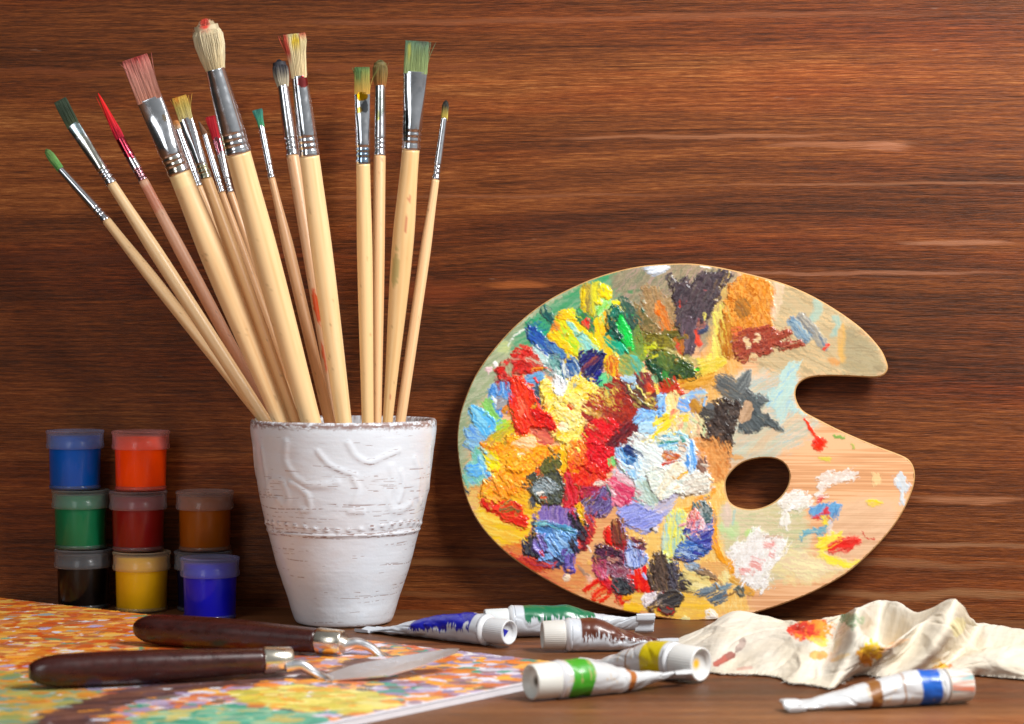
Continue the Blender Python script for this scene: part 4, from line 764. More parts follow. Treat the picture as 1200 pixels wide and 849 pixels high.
S('H', [(580,640),(700,630),(760,600),(800,660),(720,760),(620,760),(600,700)], ['8cc8d8','b8e0e4','5ca0c0','d8f0f0'], 12, th=.8, rough=2.2, mode='x')
for k in range(5): LN('H', [(590, 650+k*24), (740, 640+k*22)], 10, [['4c8cb4'],['e8f4f0'],['3c9c8c'],['7ab4e0'],['f4f4ec']][k], 5, th=.5, rough=1.4)
S('H', [(610,790),(680,770),(740,800),(720,849),(640,849)], ['b84828','c86838','d89858','a83c20'], 20, th=.7, rough=2.5, mode='x')
LN('J', [(605,115),(650,90),(710,80)], 24, ['d84828','c83820'], -15, th=.7)
BL('H', 770, 740, 34, 46, ['f0dcc4','a88468','f8f0e8'], 30, th=.6, rough=3)
S('H', [(800,849),(830,700),(860,680),(880,740),(890,900),(850,950),(810,900)], ['6aa8e8','a8d0f4','e0f0fc','5c98dc'], 82, th=.7, rough=1.6)
S('J', [(900,120),(920,60),(980,40),(990,90),(960,160)], ['8c6858','6a4c44','b09080'], 60, th=.7, rough=2)
LN('J', [(740,220),(790,190),(820,160)], 20, ['f0b030'], -40, th=.5)
# --- orange squiggle right of centre
LN('J', [(800,480),(860,450),(920,380),(1000,370),(1040,330),(1020,280)], 34, ['f0a030','e8943c'], -20, th=.3, op=.9)
LN('J', [(1000,420),(1040,500),(1040,640),(1040,760),(1090,840)], 36, ['f2a838','eea040'], 85, th=.25, op=.9)
LN('L', [(600,0),(630,140),(680,240),(750,290),(760,360)], 60, ['f2a030','e89828','f4b04c'], 70, th=.3)
LN('L', [(740,400),(820,450),(870,500),(940,530)], 50, ['dca040','c89038','e0ac54'], 30, th=.25, op=.9)
S('L', [(500,300),(620,270),(700,300),(690,380),(600,440),(560,440)], ['e0ac6c','dca064'], 30, th=.15, rough=3, op=.8)
# yellow/teal vertical strokes
S('J', [(640,600),(700,490),(790,490),(800,600),(760,849),(620,849)], ['e4e264','f0ec78','c8dca0','b4d0c0','ece460'], 88, th=.4, rough=2)
LN('J', [(640,610),(630,720),(620,800)], 30, ['a8ccc8','c0d8c8'], 85, th=.3)
LN('J', [(740,520),(740,680),(720,800)], 36, ['b8d4b0','8cc0c0'], 88, th=.3)
# pink-white-blue blob near the hole
S('J', [(780,720),(790,650),(900,640),(1000,520),(1030,560),(1020,680),(1000,800),(920,849),(860,900),(720,880),(740,820)], ['2c3c8c','3c5cb0','20307c','7c94cc','1c2c70'], -20, th=1.0, rough=2.2, ridge=1.2)
S('J', [(870,430),(940,400),(1010,440),(1025,520),(980,600),(920,560),(870,500)], ['5c7474','3c5458','a0acac','8898a0'], 60, th=.9, rough=2.2, mode='x')
S('J', [(845,520),(880,470),(940,540),(970,620),(900,700),(840,722),(800,700),(800,680)], ['f0d8d4','e85860','f8ece8','d83840','f0a8a8'], -75, th=.9, rough=2, ridge=1.2)
LN('J', [(930,560),(960,620),(940,690)], 40, ['c8a8c0','e8d0d8'], -80, th=.6)
S('L', [(290,210),(360,100),(420,90),(570,140),(530,210),(420,245),(350,230)], ['3c68b8','5c88cc','284c9c','a0b8dc','20408c'], 8, th=.8, rough=2.2, ridge=1.2)
S('L', [(380,20),(500,0),(600,10),(580,110),(560,160),(450,110)], ['2c2c7c','3c3c98','6c74b8'], -25, th=.8, rough=2)
# --- black-silver heap (I)
S('I', [(510,280),(560,240),(560,200),(620,150),(700,60),(760,20),(810,30),(820,130),(850,230),(850,380),(780,440),(700,430),(620,400),(560,320)], ['3c4438','2c302c','54583c','4a4c44','242a2c'], 60, th=1.3, rough=2.6, mode='x')
S('I', [(680,80),(760,20),(810,40),(815,130),(760,170),(680,160)], ['6c6c34','54582c','7c7844'], 70, th=.8, rough=2, mode='x')
S('I', [(590,290),(640,230),(720,220),(800,250),(800,330),(720,340),(640,350)], ['8c9ca4','5c6c74','bcc8cc','3c464c'], 30, th=1.0, rough=3, mode='x')
BL('I', 670, 345, 26, 16, ['f0e8dc'], -30, th=.8, rough=1.5); BL('I', 530, 295, 30, 14, ['c4ccc0','4c5448'], 5, th=.7, rough=2)
for x, y in ((640,160),(655,190),(690,385)): BL('I', x, y, 22, 9, ['d8502c','a87040'], -10, th=.5, rough=2)
S('I', [(565,400),(600,380),(615,430),(590,470),(570,450)], ['4c5058','3c4048'], 80, th=.5, rough=1)
# small red leaf and olive
S('I', [(165,425),(210,390),(260,430),(270,480),(210,465)], ['e02818','c82014'], 40, th=.7, rough=1.8)
S('I', [(270,460),(330,415),(400,420),(490,440),(500,520),(545,570),(530,635),(440,600),(350,560),(300,510)], ['e43020','d02418','f04430'], 30, th=.8, rough=1.8)
S('I', [(320,490),(370,430),(420,420),(445,480),(400,500)], ['6c6428','8c7c30','54582c'], -20, th=.6, rough=1.5)
# --- purple-blue shell
S('I', [(620,570),(680,460),(780,445),(900,480),(960,470),(940,600),(800,590)], ['7c64ac','8c78bc','6850a0','9c84b8'], 85, th=.5, rough=2)
S('I', [(960,470),(990,430),(1030,500),(1010,560),(960,520)], ['f4b414','f8c838'], 60, th=1.0, rough=1.6)
S('I', [(1000,560),(1080,530),(1100,650),(1060,740),(950,820),(940,760)], ['c8302c','b82838','d84838'], 60, th=.4, rough=3)
S('I', [(900,520),(950,490),(1000,560),(1060,600),(1060,690),(1010,740),(960,700),(930,760),(900,820),(870,760),(920,620)], ['2c2830','1c1c24','443c48'], 60, th=1.3, rough=2.5, mode='x')
S('I', [(535,849),(530,740),(600,650),(620,560),(700,600),(960,650),(960,720),(900,800),(900,900),(780,950),(640,960),(560,920)], ['2c3458','3c4470','20284a'], 40, th=.9, rough=2.2)
S('K', [(105,180),(130,70),(200,20),(220,120),(230,230),(170,225),(120,210)], ['2c2c34','44444c','1c1c24'], 80, th=1.0, rough=1.8)
S('I', [(615,640),(700,610),(800,600),(900,640),(960,650),(930,740),(860,800),(780,800),(650,760)], ['4c84c4','5c94d0','3c70b0','78a8d8'], 25, th=1.3, rough=2, ridge=1.5)
S('I', [(610,600),(700,575),(800,590),(900,620),(960,640),(940,665),(840,650),(740,630),(620,620)], ['5c9cb0','84bcc0','4488a4','3c78a0'], 10, th=1.1, rough=1.4)
S('K', [(170,150),(200,60),(280,50),(320,120),(300,190),(220,210)], ['7464b0','8c7cc4','5c4c9c','a094d0'], 60, th=1.4, rough=1.6, ridge=1.7, sk=(30,1.6))
S('K', [(290,60),(420,30),(530,60),(490,150),(430,200),(360,240),(300,270),(250,290),(220,250),(300,200)], ['6c9cd8','84b4e4','5484c4','9cc4ec'], 50, th=1.4, rough=2.5, ridge=1.5)
S('K', [(420,180),(480,160),(510,200),(500,300),(510,340),(480,370),(450,350),(440,280)], ['6050a4','7868b4','4c4090'], 88, th=.8, rough=1.6)
BL('K', 480, 340, 28, 28, ['3c3090','5448a8'], 0, th=.9, rough=1)
BL('K', 505, 130, 40, 70, ['3c3844','28242c'], 60, th=.9, rough=2.5, mode='x')
LN('K', [(580,110),(600,140),(580,170)], 20, ['6c1c28'], 60, th=.4)
# --- lower middle reds and plum
LN('K', [(600,520),(640,480),(710,430)], 44, ['e42c1c','d82418'], -30, th=.3, rough=2)
LN('K', [(660,590),(740,500),(830,470)], 60, ['e0301c','ec3c24'], -35, th=.3, rough=2.5)
LN('K', [(730,600),(790,560),(830,500)], 40, ['e4341c','e84828'], -38, th=.25, rough=2.5)
S('K', [(940,420),(1000,350),(1100,330),(1110,470),(1180,490),(1220,530),(1140,540),(1060,500),(960,470)], ['e4241c','d81c18','ee3424'], 75, th=.4, rough=2.5)
S('K', [(860,560),(940,560),(930,620),(890,640)], ['dc3020'], 70, th=.3, rough=2.5); BL('K', 960, 580, 40, 18, ['f0a828'], 0, th=.3, rough=2)
S('K', [(730,420),(780,400),(830,460),(820,520),(760,470)], ['e02820','c82030'], 60, th=.5, rough=2.5)
S('K', [(770,30),(800,-10),(840,60),(830,140),(800,110)], ['d81c18','e42820'], 80, th=.7, rough=1.6)
S('K', [(820,20),(850,-70),(900,-60),(940,20),(945,110),(890,130),(850,120)], ['4c2c28','6c3028','8c342c','5c3c30'], 80, th=.8, rough=1.8)
S('K', [(890,130),(950,100),(940,250),(920,300),(890,230)], ['a82830','8c2430'], 85, th=.5, rough=2)
S('K', [(700,200),(710,140),(800,150),(890,170),(910,250),(850,300),(780,280),(690,260)], ['3c1c34','54284a','2c1828','6c3454'], 30, th=1.0, rough=2.5, mode='x')
S('K', [(680,260),(780,270),(800,330),(790,400),(740,410),(690,360)], ['c83c64','d8587c','a83054','dc88a4'], 65, th=.7, rough=2.5, mode='x')
S('K', [(790,290),(880,250),(940,320),(960,370),(890,420),(830,390)], ['8c3c50','a8788c','6c2840','b8a0b0'], 40, th=.7, rough=3, mode='x')
BL('K', 835, 265, 44, 20, ['e8c8b8','b07868'], 25, th=.7, rough=3)
S('K', [(945,140),(990,100),(1040,130),(1120,230),(1120,280),(1040,320),(950,310),(930,250)], ['7c94d4','a0b4e4','6478bc','bccaf0'], 80, th=1.1, rough=1.6, ridge=1.5)
LN('K', [(1000,100),(1060,90),(1100,130),(1050,160),(1010,140)], 30, ['6c2434','54303c','8c4454'], 20, th=1.0)
LN('K', [(950,120),(945,200),(960,290)], 14, ['b8c8f0'], 85, th=.8)
S('K', [(820,470),(850,430),(930,400),(1010,430),(1020,490),(960,545),(880,535)], ['2c3038','44484c','1c2028','5c6468'], 40, th=1.0, rough=2, mode='x')
BL('K', 655, 410, 36, 26, ['e8a090','f0c4b4'], 60, th=.1, rough=3, op=.8, edge=2); BL('K', 640, 270, 26, 16, ['f0b868'], th=.2, rough=2)
LN('K', [(555,310),(600,360),(640,385)], 18, ['9c8474'], 40, th=.2, op=.8); BL('K', 450, 405, 17, 13, ['f2dcc0'], th=.4, rough=.8)
BL('K', 320, 460, 14, 10, ['f0b890'], th=.2, rough=1)
LN('K', [(630,140),(650,190)], 8, ['f0e4d8'], 60, th=.3, rough=.6)
S('K', [(0,220),(120,230),(300,280),(380,270),(330,330),(160,350),(60,290)], ['c8302c','d8482c','b82434'], 12, th=.25, rough=4, op=.9)
S('K', [(930,640),(1040,620),(1080,680),(1000,720),(930,700)], ['f4c440','f0b83c'], 5, th=.15, rough=3)
# --- brown black heap at the bottom (L)
S('L', [(70,430),(100,290),(130,260),(120,215),(200,200),(235,210),(240,260),(300,280),(320,330),(300,430),(320,500),(270,520),(150,530),(90,500)], ['4c3c34','5c4a40','382c28','6c564a'], 72, th=1.1, rough=2.2)
S('L', [(230,300),(300,290),(310,360),(350,380),(320,430),(300,500),(250,500),(250,400)], ['3c3840','54505c','2c2830','6c6878'], 70, th=.9, rough=2.2, mode='x')
S('L', [(100,540),(150,520),(300,510),(345,560),(320,620),(250,700),(170,680),(130,640),(90,680),(70,650),(130,590)], ['3c3a3c','2c2a2c','4c4848'], -20, th=1.0, rough=1.8)
S('L', [(30,590),(60,550),(120,530),(140,560),(90,620),(60,630)], ['ece4e8','d8ccd4','f4f0f0'], -40, th=.7, rough=1.6)
LN('L', [(90,650),(130,600),(170,590)], 22, ['a89890','584848'], -40, th=.6)
S('L', [(150,650),(200,640),(270,680),(260,705),(180,695)], ['dc2c24'], 10, th=.3, rough=1)
S('L', [(165,640),(230,620),(270,660),(250,700),(190,690)], ['4c403c','5c4c48'], 20, th=.7, rough=1)
S('L', [(380,340),(480,370),(590,430),(560,500),(440,520),(350,500),(330,420)], ['e8d890','e0cc84','f0e4a8'], 15, th=.2, rough=3, op=.9)
BL('L', 375, 462, 48, 38, ['342c2c','3c3434'], 20, th=.6, rough=1); LN('L', [(400,440),(430,450)], 14, ['342c2c'], 10, th=.4)
S('L', [(390,290),(420,282),(480,310),(470,335),(430,340),(400,310)], ['8ca0b8','54687c','b0c0d0'], 20, th=.4, rough=1.2)
S('L', [(470,370),(520,330),(600,370),(650,400),(630,430),(560,400)], ['3c3430','6c5444','a08464'], 20, th=.5, rough=1.8)
BL('L', 440, 332, 14, 7, ['20242c'], th=.3, rough=.6); BL('L', 340, 385, 14, 12, ['24242c'], th=.3, rough=.6); BL('L', 335, 540, 16, 12, ['302c30'], th=.3, rough=.8)
S('L', [(460,540),(480,510),(600,480),(640,460),(600,510),(520,545)], ['5c6c7c','7c8c98','44545f'], -18, th=.4, rough=1.4)
S('L', [(650,480),(700,455),(750,465),(720,495),(660,505)], ['6c8494','8ca0a8'], -15, th=.35, rough=1.4)
S('L', [(565,560),(620,530),(710,530),(700,570),(640,620),(610,610)], ['4c5c6c','6c8090','38444f'], -25, th=.4, rough=1.8)
LN('L', [(700,550),(800,530)], 14, ['8c6840'], -10, th=.2, rough=2); S('L', [(790,500),(850,475),(860,540),(830,550)], ['4c5450','68706c'], 60, th=.4, rough=1.8)
S('L', [(660,400),(700,350),(745,380),(720,440),(680,460)], ['ece4a0','f0e8b0'], 60, th=.2, rough=2.5, op=.8)
S('L', [(560,690),(590,685),(640,740),(580,745)], ['f4ece0'], 50, th=.4, rough=1.2); BL('L', 370, 740, 40, 12, ['f0ecb0'], th=.2, rough=1.5)
# --- white and pink below the hole, small touches to the right (D)
S('D', [(230,400),(270,390),(260,470),(220,460)], ['c8e0a8','b8d898'], 20, th=.1, op=.6, edge=3, rough=3)
LN('D', [(185,420),(250,445)], 30, ['b4dc98','c8e0a8'], 15, th=.12, op=.8, edge=2); LN('D', [(300,440),(350,440)], 30, ['b8e088'], 5, th=.1, op=.7, edge=2)
BL('D', 220, 370, 20, 50, ['e4c8c0','dcc4b8'], 80, th=.08, op=.7, edge=3, rough=3); LN('D', [(250,350),(245,400)], 12, ['a8c8c0'], 85, th=.1, op=.7)
S('D', [(240,520),(300,470),(350,430),(400,470),(470,470),(450,520),(400,580),(390,640),(370,680),(320,650),(270,640),(250,580)], ['f0ece8','f4f2f0','e4dcd4','f8f8f8'], -55, th=.4, rough=4.5, mode='x')
for x, y, r in ((345,560,28),(395,490,20),(290,600,24),(330,590,18),(410,530,12)): BL('D', x, y, r, r*.6, ['e8948c','e0706c','f0b8b0'], 20, th=.3, rough=2.5, op=.85)
S('D', [(360,450),(440,450),(440,470),(380,480)], ['c8a088','b89078'], 5, th=.1, rough=2, op=.7)
S('D', [(450,300),(500,270),(560,290),(550,330),(500,345),(440,330)], ['f4f2ee','e4dcd0','fafaf8'], -35, th=.4, rough=3.5, mode='x')
S('D', [(580,200),(680,190),(760,180),(740,220),(640,240),(610,300),(580,290),(600,240)], ['f0ece8','e0d4c8','f6f4f0'], -15, th=.3, rough=4, mode='x', op=.9)
S('D', [(460,340),(480,400),(470,430),(445,400)], ['f0ece4'], 85, th=.25, rough=2.5)
S('D', [(570,330),(620,320),(690,320),(670,380),(640,400),(600,370),(565,360)], ['4c94cc','60a8d8','3c84bc'], -70, th=.25, rough=1.6)
LN('D', [(575,375),(610,370),(640,340),(640,365)], 12, ['d8302c'], -10, th=.3, rough=1.2); LN('D', [(600,310),(620,290)], 8, ['d83c34'], th=.2)
S('D', [(610,380),(640,370),(650,400),(620,410)], ['f0dc4c'], 60, th=.2, rough=1.2); LN('D', [(645,395),(650,445)], 16, ['e8dcd4'], 85, th=.2, op=.8)
LN('D', [(525,460),(560,440),(630,430),(600,460)], 22, ['5ca0b8','78b0bc','4c90b0'], -10, th=.2, rough=2)
S('D', [(590,490),(630,450),(690,440),(680,480),(640,510),(610,520)], ['f2da3c','f6e460'], -30, th=.3, rough=2)
S('D', [(640,480),(700,470),(740,460),(765,475),(720,510),(690,515),(650,520)], ['e4302c','d8241f','f0685c'], -20, th=.4, rough=2)
LN('D', [(600,520),(660,560),(740,570),(770,560)], 26, ['f6e448','f2e070'], 20, th=.2, rough=2)
S('D', [(430,550),(520,520),(610,560),(700,590),(640,610),(540,640),(470,600)], ['ece0b0','e4c8a8','f0e8b8'], 15, th=.1, rough=4, op=.8, edge=3)
LN('D', [(805,320),(860,318)], 20, ['f4d038'], 0, th=.25, rough=1.2); S('D', [(820,200),(860,190),(850,240),(830,250)], ['f0d8a0'], 80, th=.12, op=.7, edge=2)
S('D', [(915,240),(930,190),(960,230),(980,250),(950,290),(955,320),(935,320),(940,280)], ['d4dce0','c8d8e4','e0e4e4'], 60, th=.25, rough=1.8)
LN('D', [(780,440),(800,460),(830,465)], 5, ['c84c3c'], 20, th=.1, rough=1)
LN('C', [(540,680),(565,720),(600,770)], 10, ['e84028'], 50, th=.3, rough=1.2); BL('C', 600, 778, 24, 20, ['e4301f','f04c30'], 40, th=.5, rough=1.5)
LN('C', [(665,745),(705,750)], 9, ['84a858'], 5, th=.2); LN('C', [(738,780),(742,800)], 10, ['b0b060'], 80, th=.15); BL('D', 625, 135, 18, 7, ['d8c858'], -20, th=.15, rough=1.5)
BL('D', 265, 128, 24, 10, ['d8984c'], 0, th=.1, rough=2, op=.7)
c_l = SL; SL = []
for q in c_l:
    q = list(q)
    if q[4] >= .35: q[4] = .25; q[6] = .95; paint(*q, grow=2.6)
    elif q[4] < .15: paint(*q, grow=0)
for q in c_l:
    if q[4] >= .15: paint(*q)
# thin stray strokes over the thick centre give the worked surface its small scale
rs_ = np.random.RandomState(12)
for k in range(230):
    x, y = rs_.uniform(560, 850), rs_.uniform(350, 690); i, j = int((y-306)/ST_), int((x-533)/ST_)
    if ALP[i, j] < .9 or HGT[i, j] < .35: continue
    i2, j2 = np.clip(i+rs_.randint(-16, 17), 0, len(gy)-1), np.clip(j+rs_.randint(-16, 17), 0, len(gx)-1)
    if ALP[i2, j2] < .9: continue
    c = COLR[i2, j2]*rs_.uniform(.85, 1.15); c = np.clip(c, 0, .9); sr = np.where(c <= .0031308, c*12.92, 1.055*c**(1/2.4)-.055); hxs = ''.join('%02x' % int(255*q) for q in sr)
    an = rs_.uniform(0, 180); L = rs_.uniform(3, 8)
    LN('P', [(x, y), (x+L*math.cos(math.radians(an)), y+L*math.sin(math.radians(an)))], rs_.uniform(1.6, 3.6), [hxs], an, th=rs_.uniform(.4, 1), rough=1.2)
for q in SL: paint(*q)
# the whole skin of paint is pushed about a little: no edge stays clean
def warp(Z, ax_, ay_):
    yi = np.clip(np.arange(len(gy))[:, None]+ay_/ST_, 0, len(gy)-1.001); xi = np.clip(np.arange(len(gx))[None]+ax_/ST_, 0, len(gx)-1.001)
    y0, x0 = np.floor(yi).astype(int), np.floor(xi).astype(int); fy, fx = yi-y0, xi-x0
    if Z.ndim == 3: fy, fx = fy[..., None], fx[..., None]
    return (Z[y0, x0]*(1-fx)+Z[y0, x0+1]*fx)*(1-fy)+(Z[y0+1, x0]*(1-fx)+Z[y0+1, x0+1]*fx)*fy
wx = 4.2*(fbm(GX/9, GY/9, 501, 4)-.5)+2.4*(fbm(GX/2, GY/2, 503, 2)-.5); wy = 4.2*(fbm(GX/9, GY/9, 505, 4)-.5)+2.4*(fbm(GX/2, GY/2, 507, 2)-.5)
COLR, ALP, HGT = warp(COLR, wx, wy), warp(ALP, wx, wy), warp(HGT, wx, wy)
lum = (COLR*np.array([.3, .6, .1])).sum(-1, keepdims=True); COLR = np.clip(lum+(COLR-lum)*1.05, 0.004, .92)
HGT = np.clip(HGT, 0, 3.2); HGT = HGT+.05*ALP*(fbm(GX/1.6, GY/1.6, 900, 2)-.5)
def make_palette():
    t = thing('artist_palette', 'oval wooden palette with thumb hole, crusted with many coloured oil paints, leaning on the wall', 'palette', PA)
    sd = np.maximum(sdpoly(GX, GY, OUTS), -sdpoly(GX, GY, HOLS))
    VX, VY = GX.copy(), GY.copy()
    f = gridf(*GX.shape); fin = (sd.ravel()[f] < -.05).any(1); f = f[fin]
    used = np.zeros(GX.size, bool); used[f.ravel()] = True; snap = used & (sd.ravel() > -.35*ST_)
    vx, vy = VX.ravel(), VY.ravel(); allp = np.concatenate([closed(OUT, 24), closed(HOLE, 24)])
    for i in np.where(snap)[0]:
        q = ((allp[:, 0]-vx[i])**2+(allp[:, 1]-vy[i])**2).argmin(); vx[i], vy[i] = allp[q]
    P = onpal(vx, vy); h = HGT.ravel().copy(); h *= np.clip(-sd.ravel()/2.5, 0, 1)
    P = P+PN*(.0001+h*.00105)[:, None]
    idx = -np.ones(GX.size, int); ks = np.where(used)[0]; idx[ks] = np.arange(len(ks))
    # paint over plywood in one material: attribute alpha says how much pigment covers the veneer
    m = bpy.data.materials.new('oil_paint_on_veneer'); m.use_nodes = True; N, L = m.node_tree.nodes, m.node_tree.links; p = N['Principled BSDF']
    a = N.new('ShaderNodeVertexColor'); a.layer_name = 'paint'; tcn = N.new('ShaderNodeTexCoord')
    def nz(sx, sy, det=4):
        k = N.new('ShaderNodeMapping'); k.inputs['Scale'].default_value = (sx, 60, sy); k.inputs['Rotation'].default_value = (0, .03, 0); L.new(tcn.outputs['Object'], k.inputs[0])
        n = N.new('ShaderNodeTexNoise'); n.inputs['Scale'].default_value = 1; n.inputs['Detail'].default_value = det; L.new(k.outputs[0], n.inputs[0]); return n
    n1, n2 = nz(12, 1100), nz(4, 90)
    ad = N.new('ShaderNodeMath'); ad.operation = 'ADD'; L.new(n1.outputs['Fac'], ad.inputs[0]); L.new(n2.outputs['Fac'], ad.inputs[1])
    cr = N.new('ShaderNodeValToRGB'); e = cr.color_ramp.elements; e[0].position = .68; e[0].color = (*hx('c98f62'), 1); e[1].position = 1.3; e[1].color = (*hx('ecba8c'), 1)
    e.new(.95).color = (*hx('e2a878'), 1); L.new(ad.outputs[0], cr.inputs[0])
    gr = N.new('ShaderNodeMapRange'); gr.inputs[1].default_value = .35; gr.inputs[2].default_value = .65; gr.inputs[3].default_value = .86; gr.inputs[4].default_value = 1.08; L.new(n1.outputs['Fac'], gr.inputs[0])
    wg = N.new('ShaderNodeMix'); wg.data_type = 'RGBA'; wg.blend_type = 'MULTIPLY'; wg.inputs[0].default_value = .6; L.new(a.outputs['Color'], wg.inputs[6]); L.new(gr.outputs[0], wg.inputs[7])
    mx = N.new('ShaderNodeMix'); mx.data_type = 'RGBA'; L.new(a.outputs['Alpha'], mx.inputs[0]); L.new(cr.outputs[0], mx.inputs[6]); L.new(wg.outputs[2], mx.inputs[7]); L.new(mx.outputs[2], p.inputs['Base Color'])
    p.inputs['Roughness'].default_value = .3; p.inputs['Specular IOR Level'].default_value = .36
    face = mesh('painted_face', P[ks], idx[f], m, t, COLR.reshape(-1, 3)[ks], alpha=np.clip(ALP.ravel()[ks], 0, 1))
    # board: rounded edges and back
    M_ply = mat('plywood_edge', tuple(hx('c79a62')), .55, bump=(800, .3, .0003))
    oo = [onpal(q[:, 0], q[:, 1]) for q in (OUTS, HOLS)]
    V = []; fs = []
    prof = [(0, 0), (.0004, .0003), (.0007, .0009), (.0007, .0032), (.0003, .0038)]
    for li, lp in enumerate(oo):
        c = lp.mean(0); n = len(lp); tg_ = np.roll(lp, -1, 0)-np.roll(lp, 1, 0); nn = np.cross(tg_, PN); nn /= np.linalg.norm(nn, axis=1)[:, None]
        sgn = np.sign(((lp-c)*nn).sum(1).mean()); nn *= sgn
        if li: nn = -nn
        b0 = len(V)
        for (o_, dd) in prof: V += list(lp+nn*o_-PN*dd)
        fs += [tuple(q) for q in gridf(len(prof), n, True, b0).tolist()]
    # back face
    nO, nH = len(OUTS), len(HOLS); bo = nO*(len(prof)-1); bh = nO*len(prof)+nH*(len(prof)-1)
    tris = tessellate_polygon([[Vector((x, y, 0)) for x, y in OUTS], [Vector((x, y, 0)) for x, y in HOLS]])
    for tr in tris: fs.append(tuple((bo+i) if i < nO else (bh+i-nO) for i in tr))
    mesh('board', V, fs, M_ply, t, smooth=False)
make_palette()
# ------------------------------------------------------------------ the autumn painting on a canvas board
def make_canvas():
    zt = .003; c1 = np.array([.0429, 0, 0]); d1 = dz(783, zt); C1 = np.array([(708-600)*d1/F, d1-D0, zt])
    def gp(px, py): d = dz(py, zt); return np.array([(px-600)*d/F, d-D0, zt])
    e1 = gp(0, 701)-C1; e1 /= np.linalg.norm(e1); e2 = gp(390, 848)-C1; e2 /= np.linalg.norm(e2)
    LU, LV = .435, .32
    t = thing('canvas_painting', 'autumn painting in orange, violet and teal dabs on a thin canvas board', 'painting', (C1[0], C1[1], 0))
    nu, nv = 620, 400; u = np.linspace(0, LU, nu); v = np.linspace(0, LV, nv); Vg, Ug = np.meshgrid(v, u)
    P = C1+e1*Ug[..., None]+e2*Vg[..., None]
    X, Dp = P[..., 0], P[..., 1]+D0; PX = 600+X*F/Dp; PY = H0+F*(HC-zt)/Dp
    rnd = np.random.RandomState(3)
    col = np.broadcast_to(hx('e2dfe6'), P.shape).copy(); hgt = np.zeros(Ug.shape)
    # regions of the picture, laid out on the board
    reg = lambda pts, rough=6: sdpoly(PX, PY*3, [(a, b*3) for a, b in pts])+rough*6*(fbm(Ug*40, Vg*40, 7)-.5)
    orange = reg([(-200,690),(60,695),(180,712),(330,738),(300,770),(200,766),(60,775),(30,790),(-200,790)])
    path = reg([(0,860),(100,822),(200,800),(300,788),(385,786),(420,770),(470,775),(400,790),(330,800),(230,808),(160,822),(80,860)])
    teal = reg([(100,870),(170,838),(260,826),(360,832),(400,860)])
    green = reg([(-200,790),(10,782),(40,800),(110,812),(60,850),(-200,870)])
    yel = reg([(270,812),(330,806),(440,812),(470,830),(400,840),(300,828)])
    def cls(i, j):
        if path[i, j] < 0: return 3
        if teal[i, j] < 0: return 4
        if yel[i, j] < 0: return 5
        if orange[i, j] < 0: return 1
        if green[i, j] < 0: return 2
        return 0
    PALS = {1: ['d9661c','e07c22','e88e2c','cf5218','f0a436','e9b04c','c8541f','f2c060','d98a5a','b86a3a'], 2: ['8f9a5a','a8a860','7a9a80','c8a040','98a89c','b89c50','d88a30'],
            0: ['8f84a8','a894b8','e8842c','f0a030','e89030','c8623c','dcd8e6','b8a8c8','f4b850','3f9c84','70645c','9c7a88','d87840','e07a28'], 3: ['5a3a34','6c4438','4c3434','7a5244','64484c'],
            4: ['3f9c7c','5ab094','74b898','9cc4a0','48a088','c8b868'], 5: ['d8c84c','e4d464','c4bc50','e8dc84','e8a830']}
    PALS = {k: [hx(c) for c in v_] for k, v_ in PALS.items()}
    for i0, dens in ((0, 2000), (1, 6400)):
        for k in range(dens):
            i = int(nu*rnd.rand()**1.0); j = int(nv*rnd.rand()); c = cls(min(i, nu-1), min(j, nv-1)); pal = PALS[c]
            if c == 0 and i0 == 1 and rnd.rand() < .35: continue
            cc = pal[rnd.randint(len(pal))]*rnd.uniform(.85, 1.15)
            if c in (1,) and rnd.rand() < .045: cc = hx(['b8a8d0', '4f9a70', '9cb0b0', 'f0dca0'][rnd.randint(4)])
            if c == 3 and rnd.rand() < .05: cc = hx('e09030')
            L = rnd.uniform(.0036, .0072)*(1.6 if c == 3 else 1)*(1.2 if i0 == 0 else .85); Wd = rnd.uniform(.0028, .0062)*(1.3 if i0 == 0 else .85)*(.7 if c == 3 else 1)
            # brush direction: along world X mostly
            an = rnd.normal(0, .5) if c != 3 else rnd.normal(.5, .15)
            dx, dy = math.cos(an), math.sin(an)
            r = int(L/(LU/nu))+2; a0, a1 = max(0, i-r), min(nu, i+r+1); r2 = int(L/(LV/nv))+2; b0, b1 = max(0, j-r2), min(nv, j+r2+1)
            qx = P[a0:a1, b0:b1, 0]-P[min(i, nu-1), min(j, nv-1), 0]; qy = P[a0:a1, b0:b1, 1]-P[min(i, nu-1), min(j, nv-1), 1]
            U_ = qx*dx+qy*dy; V_ = -qx*dy+qy*dx; q = (abs(U_)/L)**2.4+(abs(V_)/Wd)**2.4
            m = sst(1.15, .7, q+.9*(fbm(U_*500, V_*200, k % 97, 2)-.5))*(1-.25*np.sin(V_*3300+k)**2*(i0))
            col[a0:a1, b0:b1] = col[a0:a1, b0:b1]*(1-m[..., None])+cc*(1+.12*np.sin(V_*3000+k))[..., None]*m[..., None]
            hgt[a0:a1, b0:b1] = hgt[a0:a1, b0:b1]*(1-m*.6)+m*.6*(.6+.4*np.cos(V_*3200+k))*rnd.uniform(.5, 1)
    # bare primed edge
    e = Ug; k = sst(.0042, .0022, e+.0022*(fbm(Ug*160, Vg*160, 9)-.5)*2)[..., None]
    far = 1.0 ; col = col*(1-k)+hx('e4e2ea')*k
    hgt *= (1-k[..., 0])
    P2 = P.copy(); P2[..., 2] += .0006*hgt+.00005*np.sin(Ug*4200)*np.sin(Vg*4200)
    M_c = mat('oil_on_canvas', rough=.42, attr=True, bump=(1500, .15, .0002))
    mesh('painted_face', P2.reshape(-1, 3), gridf(nu, nv)[:, ::-1], M_c, t, col.reshape(-1, 3))
